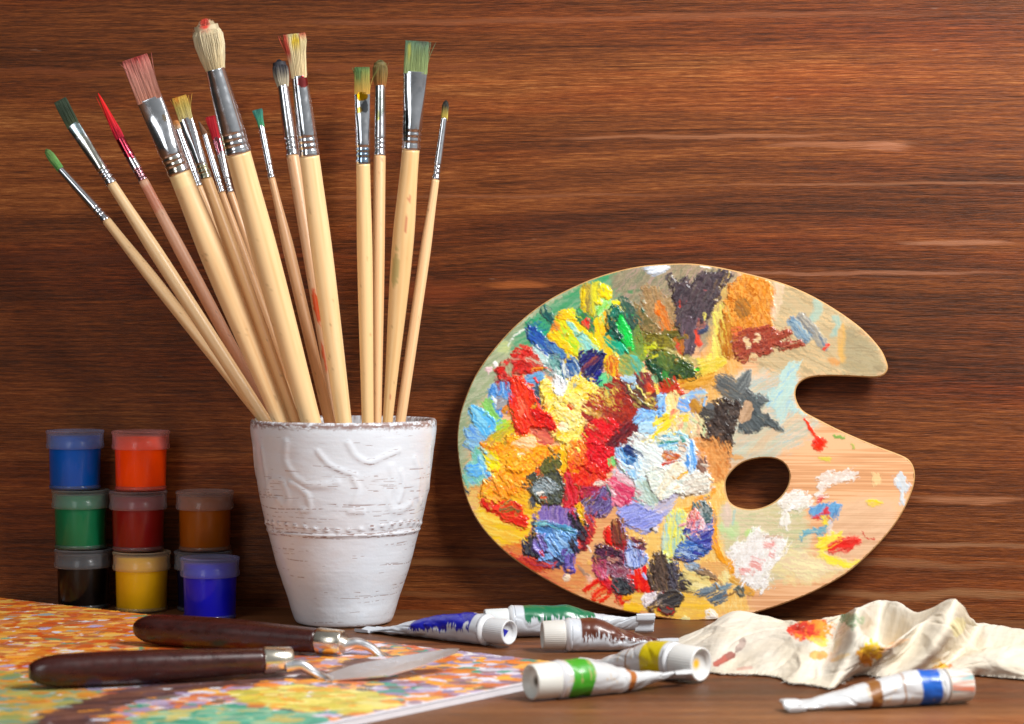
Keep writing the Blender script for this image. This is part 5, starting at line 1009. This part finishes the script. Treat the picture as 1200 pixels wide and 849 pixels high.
    M_e = mat('primed_board_edge', tuple(hx('dddbe0')), .7)
    A = C1-np.array([0, 0, .0004]); q = [A, A+e1*LU, A+e1*LU+e2*LV, A+e2*LV]; lo = [p_*np.array([1, 1, 0])+np.array([0, 0, .0002]) for p_ in q]
    mesh('board', q+lo, [(0, 1, 2, 3), (7, 6, 5, 4), (0, 4, 5, 1), (1, 5, 6, 2), (2, 6, 7, 3), (3, 7, 4, 0)], M_e, t, smooth=False)
make_canvas()
# ------------------------------------------------------------------ palette knives
M_kh = mat('lacquered_dark_wood', tuple(hx('35100b')), .3, coat=.3, coat_r=.22, bump=(300, .1, .0004), rvar=.1)
_k = M_kh.node_tree; _n0 = [n for n in _k.nodes if n.type == 'TEX_NOISE'][0]; _mp = _k.nodes.new('ShaderNodeMapping'); _mp.inputs['Scale'].default_value = (.12, 5, 5)
_k.links.new([n for n in _k.nodes if n.type == 'TEX_COORD'][0].outputs['Object'], _mp.inputs[0]); _k.links.new(_mp.outputs[0], _n0.inputs['Vector'])
for n in _k.nodes:
    if n.type == 'MAP_RANGE' and abs(n.inputs[3].default_value-.88) < .01: n.inputs[1].default_value = .35; n.inputs[2].default_value = .65; n.inputs[3].default_value = .75; n.inputs[4].default_value = 1.25
M_br = mat('brushed_nickel_collar', (.78, .72, .6), .22, metal=1, rvar=.08)
M_st = mat('steel_blade', (.80, .80, .82), .33, metal=1, rvar=.07)
def knife(label, pa, pb, ra, rm, rb, col_len, shank, blade, lift=0, roll=0, tipz=.012):
    """pa rear end, pb front end of the handle (world), ra/rm/rb half thickness"""
    t = thing('palette_knife', label, 'palette knife', (pa[0], pa[1], 0), 'palette knives on the painting')
    pa, pb = Vector(pa), Vector(pb); ax, U, V = frame(pb-pa); L = (pb-pa).length; n = 60; s = np.linspace(0, 1, n)
    r = sm([0, .01, .07, .14, .45, .8, 1], [ra*.55, ra*.72, rm*.86, rm*.97, rm, rb*1.12, rb], s)
    cen = np.array([list(pa.lerp(pb, q)) for q in s])
    rr = r*.88
    loft('handle', cen, U, V, r, rr, M_kh, t, 48, sup=2.5)
    c = np.array([list(pb+ax*q*col_len) for q in (-.02, 0, .06, .5, .94, 1.0)])
    loft('collar', c, U, V, [rb*.9, rb*.96, rb*1.0, rb*.94, rb*.90, rb*.80], [rb*.9, rb*.96, rb*1.0, rb*.94, rb*.90, rb*.80], M_br, t, 40)
    # shank: a bent rod that flattens into the blade
    sp = np.array([list(p) for p in shank], float); m = 60; q = np.linspace(0, len(sp)-1, m); cc = np.stack([sm(range(len(sp)), sp[:, k], q) for k in range(3)], -1)
    tg_ = np.gradient(cc, axis=0); tg_ /= np.linalg.norm(tg_, axis=1)[:, None]; side = np.cross(tg_, (0, 0, 1)); side /= np.linalg.norm(side, axis=1)[:, None]; up = np.cross(side, tg_)
    k = np.linspace(0, 1, m); loft('shank', cc, side, up, sm([0, .5, .8, 1], [.0031, .0023, .0028, .0062], k), sm([0, .5, .8, 1], [.0031, .0022, .0013, .0004], k), M_st, t, 24)
    # blade: outline in its own plane with thickness
    o, bx, by, pts = blade; o, bx, by = Vector(o), Vector(bx).normalized(), Vector(by).normalized(); nrm = bx.cross(by).normalized(); by = nrm.cross(bx)
    P = np.array(pts, float)*np.array([1.08, 1.0])
    bend = lambda x: .0022*(x/.06)**2
    top = [o+bx*x+by*y+nrm*(bend(x)+.0003) for x, y in P]; bot = [o+bx*x+by*y+nrm*(bend(x)-.0003) for x, y in P]; n = len(P)
    mesh('blade', [list(v) for v in top+bot], [tuple(range(n)), tuple(range(2*n-1, n-1, -1))]+[(i, n+i, n+(i+1) % n, (i+1) % n) for i in range(n)], M_st, t, smooth=False)
    return t
def kp(px, py, z): d = dz(py, z); return np.array([(px-600)*d/F, d-D0, z])
zc = .0033
# front knife: handle rests on the board
r1 = .0078
d1a = dz(811, zc); d1b = dz(797, zc)
a1 = np.array([(34-600)*(d1a+.006)/F, d1a+.006-D0, zc+.0078]); b1 = np.array([(308-600)*(d1b+.006)/F, d1b+.006-D0, zc+.0078])
sh1 = [wp(336, 781, d1b+.006), wp(352, 780, d1b+.0058), wp(366, 787, d1b+.0052), wp(381, 794, d1b+.003), wp(397, 796.5, d1b+.0)]
o1 = wp(384, 795, d1b+.001)
tip1 = wp(520, 770.5, d1b+.022)
knife('palette knife nearest the viewer with a maroon handle and upturned diamond blade', a1, b1, .0062, .0083, .0063, .0135, sh1, (o1, tip1-o1, (.15, 1, .12), [(-.002, -.0045), (.006, -.008), (.022, -.0155), (.035, -.0125), (.056, -.0045), (.0595, .0), (.056, .004), (.030, .0125), (.016, .0135), (.006, .009), (-.002, .0045)]))
d2a = dz(757, zc); d2b = dz(769, zc)
a2 = np.array([(160-600)*(d2a+.006)/F, d2a+.006-D0, zc+.0082]); b2 = np.array([(373-600)*(d2b+.004)/F, d2b+.004-D0, zc+.0068])
sh2 = [wp(404, 757, d2b+.004), wp(418, 754, d2b+.004), wp(434, 759, d2b+.003), wp(448, 769, d2b+.001), wp(462, 774.5, d2b+.0)]
o2 = wp(450, 773, d2b-.001); tip2 = wp(541, 772.5, d2b+.001)
knife('palette knife lying behind with its dark handle towards the white cup', a2, b2, .0066, .0088, .0066, .0135, sh2, (o2+Vector((0, 0, -.0006)), tip2-o2, (0, 1, .0), [(-.002, -.0035), (.006, -.0055), (.018, -.0075), (.032, -.0055), (.0385, 0), (.032, .0055), (.018, .0075), (.006, .0055), (-.002, .0035)]))
# ------------------------------------------------------------------ paint tubes
M_tube = mat('painted_aluminium_tube', rough=.34, attr=True, coat=.25, coat_r=.2, bump=(160, .25, .0006))
M_cap = mat('ivory_plastic_cap', rough=.38, attr=True, sss=.1)
M_alu = mat('bare_aluminium', (.8, .81, .83), .28, metal=1, rvar=.08)
def tube(label, tail, head, r, colf, capL, capr, crimp=0., seed=0, taper=.75, foldpx=0, zend=None, bend=0., capcol='d8d8d4', markcol=None, streak=None, tw=1.35, sag=None, foldlen=.008, ribs=42, pinch=1., tri=False, tip=(.12, .6)):
    """tail, head = ground positions (x, y) under the crimp and under the shoulder"""
    t = thing('paint_tube', label, 'paint tube', (head[0], head[1], 0), 'used oil paint tubes on the table')
    n, nv = 170, 88; s = np.linspace(0, 1, n); th = np.arange(nv)/nv*2*PI; rnd = np.random.RandomState(seed)
    A = Vector((tail[0], tail[1], 0)); B = Vector((head[0], head[1], 0)); ax, U, V = frame(B-A); L = (B-A).length
    prof = 1-(1-np.clip(s/taper, 0, 1))**1.35; prof = prof*(.86+.14*sst(0, taper, s)); b = .0007+(r-.0007)*prof; a = np.maximum(b, r*(tw-(tw-1)*sst(.05, taper, s))*(pinch+(1-pinch)*sst(.02, .5, s)))
    cr = math.radians(crimp)
    rot = cr*(1-sst(.0, taper, s))
    # cross-section basis turns from the crimp's tilt to upright
    Uv = np.array(U); Vv = np.array(V)
    UU = Uv[None]*np.cos(rot)[:, None]+Vv[None]*np.sin(rot)[:, None]; VV = -Uv[None]*np.sin(rot)[:, None]+Vv[None]*np.cos(rot)[:, None]
    c, sn = np.cos(th), np.sin(th)
    amp = (.10+.55*(1-prof))
    du = fbm(s[:, None]*7+seed, np.cos(th)[None]*1.4+3, seed+1, 3)-.5; du2 = fbm(s[:, None]*5+seed, np.sin(th)[None]*1.6+9, seed+2, 3)-.5
    den = 1+.12*amp[:, None]*du*3
    rid = .00020*(1-prof)[:, None]*np.sin(th*3+s[:, None]*26+seed)
    dn = np.clip(rdg(s[:, None]*6+seed*3+np.cos(th)[None]*.8, np.sin(th)[None]*1.1+s[:, None]*2, seed+51, 2)-.45, 0, 1); den = den-(.05+.22*(1-prof))[:, None]*dn
    dn2 = np.clip(fbm(s[:, None]*4+seed+np.cos(th)[None]*.9, np.sin(th)[None]*1.2, seed+61, 2)-.55, 0, 1); den = den-.35*dn2*(1-.75*sst(.8, 1, s))[:, None]
    ext = np.sqrt((a*np.sin(rot))**2+(b*np.cos(rot))**2)
    P = (a[:, None]*c*den)[..., None]*UU[:, None]+(b[:, None]*sn*den+rid)[..., None]*VV[:, None]
    side = bend*np.sin(s*PI)
    cen = np.array([list(A.lerp(B, q)) for q in s])+np.array(U)[None]*side[:, None]
    zl = -P[..., 2].min(1)+.0002
    if zend is not None: zl = zl+zend*(1-sst(0, .45, s))
    cen[:, 2] = zl
    P = P+cen[:, None]
    u2, v2 = np.broadcast_to(s[:, None], P.shape[:2]), np.broadcast_to((th/(2*PI))[None], P.shape[:2])
    col = colf(u2, v2)
    # rounded shoulder and threaded neck
    C0 = Vector(cen[-1]); sh = []; ks = [(.0000, 1.0), (.0006, 1.02), (.0012, 1.02), (.0016, .99), (.0024, .93), (.0032, .8), (.0036, .62)]
    for q, f in ks:
        sh.append(np.array(C0)+np.array(ax)*q+(r*f)*(c[:, None]*Uv+sn[:, None]*Vv))
    shc = colf(np.ones((len(ks), nv)), np.broadcast_to((th/(2*PI))[None], (len(ks), nv)))
    shc[3:] = np.array([.72, .73, .75])
    mesh('tube_body', np.concatenate([P.reshape(-1, 3), np.array(sh).reshape(-1, 3)]), gridf(n+len(ks), nv, True), M_tube, t, np.concatenate([col.reshape(-1, 3), shc.reshape(-1, 3)]))
    # folded crimp at the tail
    T0 = Vector(cen[0]); u0 = Vector(UU[0]); v0 = Vector(VV[0]); w = r*tw*(pinch*.5+.5)
    pts = []; fr = 14
    for i in range(fr+1):
        k = -1+2*i/fr; j = (rnd.rand()-.5)*.0006
        for q, h in ((.0015, .0006), (-foldlen*.5, .0009), (-foldlen, .0008), (-foldlen-.0006, 0), (-foldlen, -.0008), (-foldlen*.5, -.0009), (.0015, -.0006)):
            pts.append(T0+u0*w*k*1.02+ax*(q+j)+v0*(h+.0006*math.sin(k*5+seed)))
    cfold = colf(np.zeros((fr+1, 7)), np.zeros((fr+1, 7))+.25).reshape(-1, 3)
    o = mesh('crimp', [list(p) for p in pts], [tuple(f_) for f_ in gridf(fr+1, 7, True).tolist()]+[tuple(range(7)), tuple(range(fr*7, fr*7+7))], M_tube, t, cfold, smooth=False)
    # cap with fine ribs and a recessed end
    m = 168; tc_ = np.arange(m)/m*2*PI; rib = 1-.022*(np.cos(tc_*ribs) > .2)
    k0 = np.array(C0)+np.array(ax)*.0034; lines = [(-.0002, .55, 0), (-.0002, .98, 0), (.0004, 1., 1), (capL*.5, .975, 1), (capL-.0006, .95, 1), (capL, .925, 0), (capL, .82, 0), (capL-.0022, .78, 0), (capL-.0030, .4, 0), (capL-.0030, .14, 0), (capL-.0031, .02, 0)]
    Q = []; cc = []; cb = hx(capcol)
    for q, f, rb_ in lines:
        rr = capr*f*(rib if rb_ else 1); Q.append(k0+np.array(ax)*q+(rr*np.cos(tc_))[..., None]*Uv+(rr*np.sin(tc_))[..., None]*Vv)
        col_ = np.broadcast_to(cb, (m, 3)).copy()
        if markcol is not None and f < .2: col_[:] = hx(markcol)
        if streak is not None and rb_:
            g = sst(.45, .6, fbm(tc_*7+seed, tc_*0+q*90, seed+5, 3))[:, None]; g2 = sst(.4, .7, fbm(tc_*5, tc_*0+q*60+5, seed+8, 2))[:, None]
            sc_ = hx(streak[0])*(1-g2)+hx(streak[1])*g2; col_ = col_*(1-g*.85)+sc_*g*.85
        cc.append(col_)
    if tri:
        kf = k0+np.array(ax)*(capL-.0029); tr_ = [kf+(Uv*math.cos(q)+Vv*math.sin(q))*capr*.36+np.array(ax)*h for h in (0, .0003) for q in (.2, 2.3, 4.4)]
        mesh('cap_mark', [list(q) for q in tr_], [(0, 2, 1), (3, 4, 5), (0, 1, 4, 3), (1, 2, 5, 4), (2, 0, 3, 5)], mat('printed_mark', tuple(hx('1c20a0')), .5), t, smooth=False)
    mesh('cap', np.concatenate(Q), gridf(len(lines), m, True), M_cap, t, np.concatenate(cc))
    return t
def gnd(px, py): d = dz(py); return ((px-600)*d/F, d-D0)
def band(u, e, a, b): return (sst(a-e, a+e, u)*sst(b+e, b-e, u))[..., None]
white = hx('c4c9d0')
def swash(colr, u0, u1, sd, low=.5, vc=.25, vw=.27):
    """paint colour printed on the upper side with a hatched lower edge"""
    def f(u, v):
        c = np.broadcast_to(white, u.shape+(3,)).copy()
        dv = abs((v-vc+.5) % 1-.5); jag = .10*(fbm(u*55, v*0+1, sd, 2))+.09*(vn(u*120, v*3, sd+3) > .5)*(vn(u*22, v*0, sd+4))
        k = sst(.012, -.012, dv-vw+jag)[..., None]*band(u, .006, u0, u1)
        sq = (sst(.62, .70, fbm(u*60, v*18, sd+7, 2))*sst(.05, .12, dv)*.75)[..., None]
        return c*(1-k)+hx(colr)*k*(1-sq)+white*k*sq if False else (c*(1-k)+(hx(colr)*(1-sq*.0)+0)*k)
    return f
def bands(lst, base='c9cbcc', wob=.0):
    def f(u, v):
        c = np.broadcast_to(hx(base), u.shape+(3,)).copy()
        for a, b, colr in lst:
            k = band(u+wob*np.sin(v*2*PI*3), .004, a, b); c = c*(1-k)+hx(colr)*k
        sp = (sst(.72, .78, fbm(u*28, v*9, 77, 3))*.5)[..., None]; return c*(1-sp)+hx('c9a878')*sp
    return f
tube('deep blue paint tube in front of the white cup', (*[gnd(440, 744)[0], gnd(440, 741)[1]],), (gnd(567, 756)[0]+.001, gnd(567, 759)[1]+.007), .0079, swash('14189c', .40, .94, 3, vc=.33, vw=.24), .0125, .0066, 0, 1, .8, capcol='d0d2d4', tri=True, tip=(.1, .8), tw=1.15, pinch=.8)
tube('dark green paint tube lying behind the brown one', gnd(748, 744), gnd(602, 747), .0082, swash('0e6b45', .36, .93, 13, vc=.18, vw=.22), .0120, .0068, 62, 2, .6, capcol='d0d4d4', zend=.002, tw=.72, pinch=.8)
tube('brown paint tube with a worn cap between the green and yellow tubes', (gnd(775, 765)[0], gnd(775, 762)[1]), (gnd(669, 766)[0], gnd(669, 766)[1]+.006), .0083, swash('5a2c1c', .05, .90, 23, vc=.17, vw=.25), .0110, .0074, 10, 3, .75, capcol='ccc9c2', zend=.003, tw=.8, pinch=.9)
tube('paint tube with a mustard yellow band and its cap towards the rag', gnd(688, 783), (gnd(788, 797)[0], gnd(788, 800)[1]+.008), .0086, bands([(.74, .97, 'c9b40c'), (.56, .575, '8f5f2c')]), .0135, .0082, 15, 4, .85, capcol='d9d8d4', markcol='f0b820', streak=None, tip=(.1, .75), tw=.62, pinch=.8)
tube('paint tube with a grass green band and an open-ended cap', gnd(790, 806), (gnd(657, 820)[0], gnd(657, 822)[1]+.007), .0083, bands([(.78, .97, '3f9a24'), (.40, .46, 'a8642c')], wob=.01), .0118, .0080, 25, 5, .8, capcol='d8d8d0', markcol='4a4638', zend=.004, tip=(.1, .7), tw=.6, pinch=.6)
tube('white paint tube with a royal blue band, alone in front of the rag', gnd(935, 834), (gnd(1101, 828)[0], gnd(1101, 829)[1]+.007), .0076, bands([(.84, .985, '1258b4'), (.48, .56, '8a5a2c'), (.715, .725, '9a6a3c')], wob=.006), .0110, .0076, 20, 6, .85, capcol='dcd4c8', streak=('4a9aa0', 'd86a3c'), zend=.001, tip=(.1, .75), foldlen=.006, tw=.85, pinch=.55)
# ------------------------------------------------------------------ the rag
def make_rag():
    nx, ny = 620, 330
    # control net: from the front hem over the crest, as (column, row, distance) of what the photograph shows
    G = [[(784,770,1.10),(783,766,1.11),(782,762,1.12),(781,758,1.13)], [(812,782,1.067),(815,768,1.09),(820,752,1.11),(822,738,1.135)], [(834,790,1.046),(838,772,1.07),(846,748,1.10),(858,718.5,1.14)],
         [(860,792,1.04),(863,775,1.065),(875,748,1.10),(895,723,1.145)], [(887,793,1.036),(895,775,1.05),(908,752,1.085),(925,729,1.135)], [(912,796,1.03),(922,775,1.045),(933,752,1.07),(942,728,1.11)],
         [(925,803,1.015),(942,780,1.03),(956,754,1.055),(966,726,1.10)], [(950,805,1.01),(965,784,1.03),(978,758,1.07),(986,723,1.13)], [(974,809,1.0),(985,785,1.012),(1000,745,1.025),(1003,714,1.075)],
         [(990,799,1.012),(1004,778,1.02),(1018,750,1.024),(1030,704.5,1.128)], [(1006,793,1.034),(1023,776,1.035),(1041,757,1.034),(1054,710,1.115)], [(1022,794,1.034),(1044,768,1.034),(1062,743,1.036),(1077,720,1.095)],
         [(1038,796,1.03),(1064,764,1.04),(1086,729,1.05),(1109,704,1.078)], [(1060,796,1.03),(1090,768,1.03),(1112,738,1.035),(1124,706,1.07)], [(1088,794,1.036),(1112,776,1.06),(1130,758,1.10),(1142,731,1.14)],
         [(1112,793,1.038),(1132,774,1.045),(1146,763,1.06),(1164,734,1.145)], [(1150,794,1.036),(1160,775,1.035),(1176,757,1.05),(1190,738,1.145)], [(1205,799,1.024),(1207,778,1.03),(1212,758,1.05),(1218,741,1.145)], [(1262,803,1.01),(1262,784,1.03),(1264,764,1.05),(1266,748,1.14)]]
    N = []
    DIP = {8: (1003, 729, 1.055), 9: (1019, 757, 1.10), 10: (1042, 769, 1.09), 11: (1063, 757, 1.07), 12: (1094, 722, 1.065), 14: (1134, 750, 1.125), 15: (1152, 767, 1.095), 16: (1180, 765, 1.09), 17: (1213, 766, 1.09), 18: (1265, 768, 1.09)}
    for ci, g in enumerate(G):
        row = [np.array(wp(*q)) for q in g]; row[0][2] = .0009; row[0][1] = dz(g[0][1])-D0; row[0][0] = (g[0][0]-600)*dz(g[0][1])/F
        row.insert(3, np.array(wp(*DIP[ci])) if ci in DIP else (row[2]+row[3])/2)
        top = row[-1]; row.append(np.array([top[0], top[1]+.012, top[2]*.62])); row.append(np.array([top[0], top[1]+.018, .001])); N.append(row)
    N = np.array(N); # (hem, lower, lip, inside, crest, behind, hem)
                                                             # (19, 6, 3)
    def cat(A, q):                                                           # Catmull-Rom along axis 0
        n = len(A); i = np.clip(np.floor(q).astype(int), 0, n-2); t = (q-i).reshape(-1, *([1]*(A.ndim-1)))
        p0, p1, p2, p3 = A[np.maximum(i-1, 0)], A[i], A[i+1], A[np.minimum(i+2, n-1)]
        return .5*(2*p1+(p2-p0)*t+(2*p0-5*p1+4*p2-p3)*t*t+(3*p1-p0-3*p2+p3)*t**3)
    P = cat(N, np.linspace(0, len(N)-1, nx)); P = np.swapaxes(cat(np.swapaxes(P, 0, 1), np.linspace(0, 6, ny)), 0, 1)
    T, Sx = np.meshgrid(np.linspace(0, 1, ny), np.linspace(0, 1, nx))
    du, dv = np.gradient(P, axis=0), np.gradient(P, axis=1); nr = np.cross(du, dv); nr /= np.linalg.norm(nr, axis=-1, keepdims=True)+1e-12; nr *= np.sign(nr[..., 1:2]*-1+nr[..., 2:3]+1e-9)
    a_, b_ = Sx*.24, T*.10
    wr = .0013*(fbm(a_*38+b_*8, b_*55, 5, 4)-.5)+.0013*(fbm(a_*90-b_*50, b_*60+a_*30, 6, 3)-.5)+.0004*(fbm(a_*300, b_*300, 8, 2)-.5)
    wr = wr+.0016*np.clip(rdg(a_*42+b_*30, b_*34-a_*20, 41, 2)-.55, 0, 1)-.0013*np.clip(rdg(a_*60-b_*44, b_*50, 43, 2)-.6, 0, 1)
    soft = np.minimum(1, np.minimum(T*7, (1-T)*8)); P = P+nr*(wr*(.25+.75*soft))[..., None]
    fray = .0030*(fbm(Sx*60, Sx*0, 3, 4)-.5)+.0012*(vn(Sx*560, T*0+1, 3)-.5); P[..., 1] += fray*np.clip(1-T*12, 0, 1)
    P[..., 0] += (.003*(fbm(T*14, Sx*0, 13, 3)-.5)+.0012*(vn(T*260, Sx*0, 14)-.5))*np.clip(1-Sx*40, 0, 1)
    P[..., 2] = np.maximum(P[..., 2], .0007+.0006*(fbm(a_*200, b_*200, 9, 2)-.3))
    X, Yw = a_+P[..., 0]*.3, b_+P[..., 1]*.3
    PX = 600+P[..., 0]*F/(P[..., 1]+D0); PY = H0+F*(HC-P[..., 2])/(P[..., 1]+D0)
    base = hx('d4ccbd'); col = np.broadcast_to(base, P.shape).copy()
    g = fbm(X*300, Yw*300, 22, 3)[..., None]; col = col*(.93+.14*g)
    thr = ((vn(Sx*nx/2.1, T*ny/28, 31)-.5)*.10+(vn(Sx*nx/28, T*ny/2.1, 32)-.5)*.10)[..., None]; col = col*(1+thr)
    yl = sst(.5, .72, fbm(X*22, Yw*22, 33, 3))[..., None]*.16; col = col*(1-yl)+hx('e6cf9c')*yl
    def stain(px, py, rx, ry, rot, cs, s=1, rg=1.0):
        nonlocal col
        ca, sa = math.cos(math.radians(rot)), math.sin(math.radians(rot)); dx, dy = PX-px, PY-py; a = (dx*ca+dy*sa)/rx; b = (-dx*sa+dy*ca)/ry
        n_ = fbm(PX/5, PY/5, int(px), 4)-.5; q = a*a+b*b+n_*1.9*rg; k = (sst(1.05, .55, q)*s)[..., None]; m = sst(.35, .65, fbm(PX/7+3, PY/7, int(py), 3)+.25*a)[..., None]
        col = col*(1-k)+(hx(cs[0])*(1-m)+hx(cs[1])*m)*k
    stain(951, 738, 27, 14, -4, ('e0301a', 'f08a20'), .95); stain(958, 751, 14, 6, 20, ('f0a020', 'f6c840'), .8)
    stain(961, 769, 16, 6, -5, ('f08c34', 'f4a850'), .85); stain(1018, 766, 16, 13, -30, ('c88410', 'f0c018'), .95, 1.4); stain(1012, 775, 8, 7, 0, ('5c3c1c', 'c87818'), .6, 1.6)
    stain(850, 773, 17, 5, -30, ('a83828', '8c3c34'), .85); stain(868, 757, 5, 12, 35, ('6c4444', 'a08078'), .6); stain(873, 784, 14, 2.4, -8, ('b86a5c', 'c88c80'), .5)
    stain(1000, 727, 13, 10, -20, ('6c9068', 'a8b894'), .75, 1.5); stain(1104, 783, 13, 6, 10, ('d8b020', 'c86a28'), .85, 1.4); stain(1122, 735, 10, 12, 30, ('ece09c', 'e8dc90'), .5)
    stain(905, 722, 4, 2, 0, ('a87050', '8c5040'), .7); stain(1045, 757, 20, 3, -25, ('e8a060', 'f0b878'), .5); stain(985, 771, 12, 3, -25, ('e8b050', 'f0c878'), .5)
    M_r = mat('cotton_cloth', rough=.85, attr=True, spec=.15, bump=(1400, .35, .0004))
    t = thing('cloth_rag', 'crumpled cream cotton rag with red, orange and yellow paint stains', 'rag', (.19, -.17, 0))
    o = mesh('cloth', P.reshape(-1, 3), gridf(nx, ny)[:, ::-1], M_r, t, col.reshape(-1, 3))
    so = o.modifiers.new('thickness', 'SOLIDIFY'); so.thickness = .0007; so.offset = 0
    rnd = np.random.RandomState(8); V = []; fs = []                          # loose threads along the torn hems
    for k in range(620):
        if k % 4: i = rnd.randint(2, nx-40); p0 = P[i, 0]; dr = np.array([rnd.normal(0, .5), -1, rnd.uniform(-.1, .5)])
        else: j = rnd.randint(2, int(ny*.6)); p0 = P[0, j]; dr = np.array([-1, rnd.normal(0, .5), rnd.uniform(-.1, .6)])
        L = rnd.uniform(.0008, .0030); cv = rnd.normal(0, .5, 3); b0 = len(V)
        for q in (0, .33, .66, 1):
            pc = p0+dr*L*q+cv*L*q*q*.5; pc[2] = max(pc[2], .0003); rr = .00011*(1-.4*q)
            for m_ in range(3): V.append(pc+np.array([rr*math.cos(m_*2.1), 0, rr*math.sin(m_*2.1)]))
        for q in range(3):
            for m_ in range(3): fs.append((b0+q*3+m_, b0+q*3+(m_+1) % 3, b0+q*3+3+(m_+1) % 3, b0+q*3+3+m_))
    mesh('loose_hem', V, fs, M_r, t, np.tile(hx('e2dcd0'), (len(V), 1)))
make_rag()
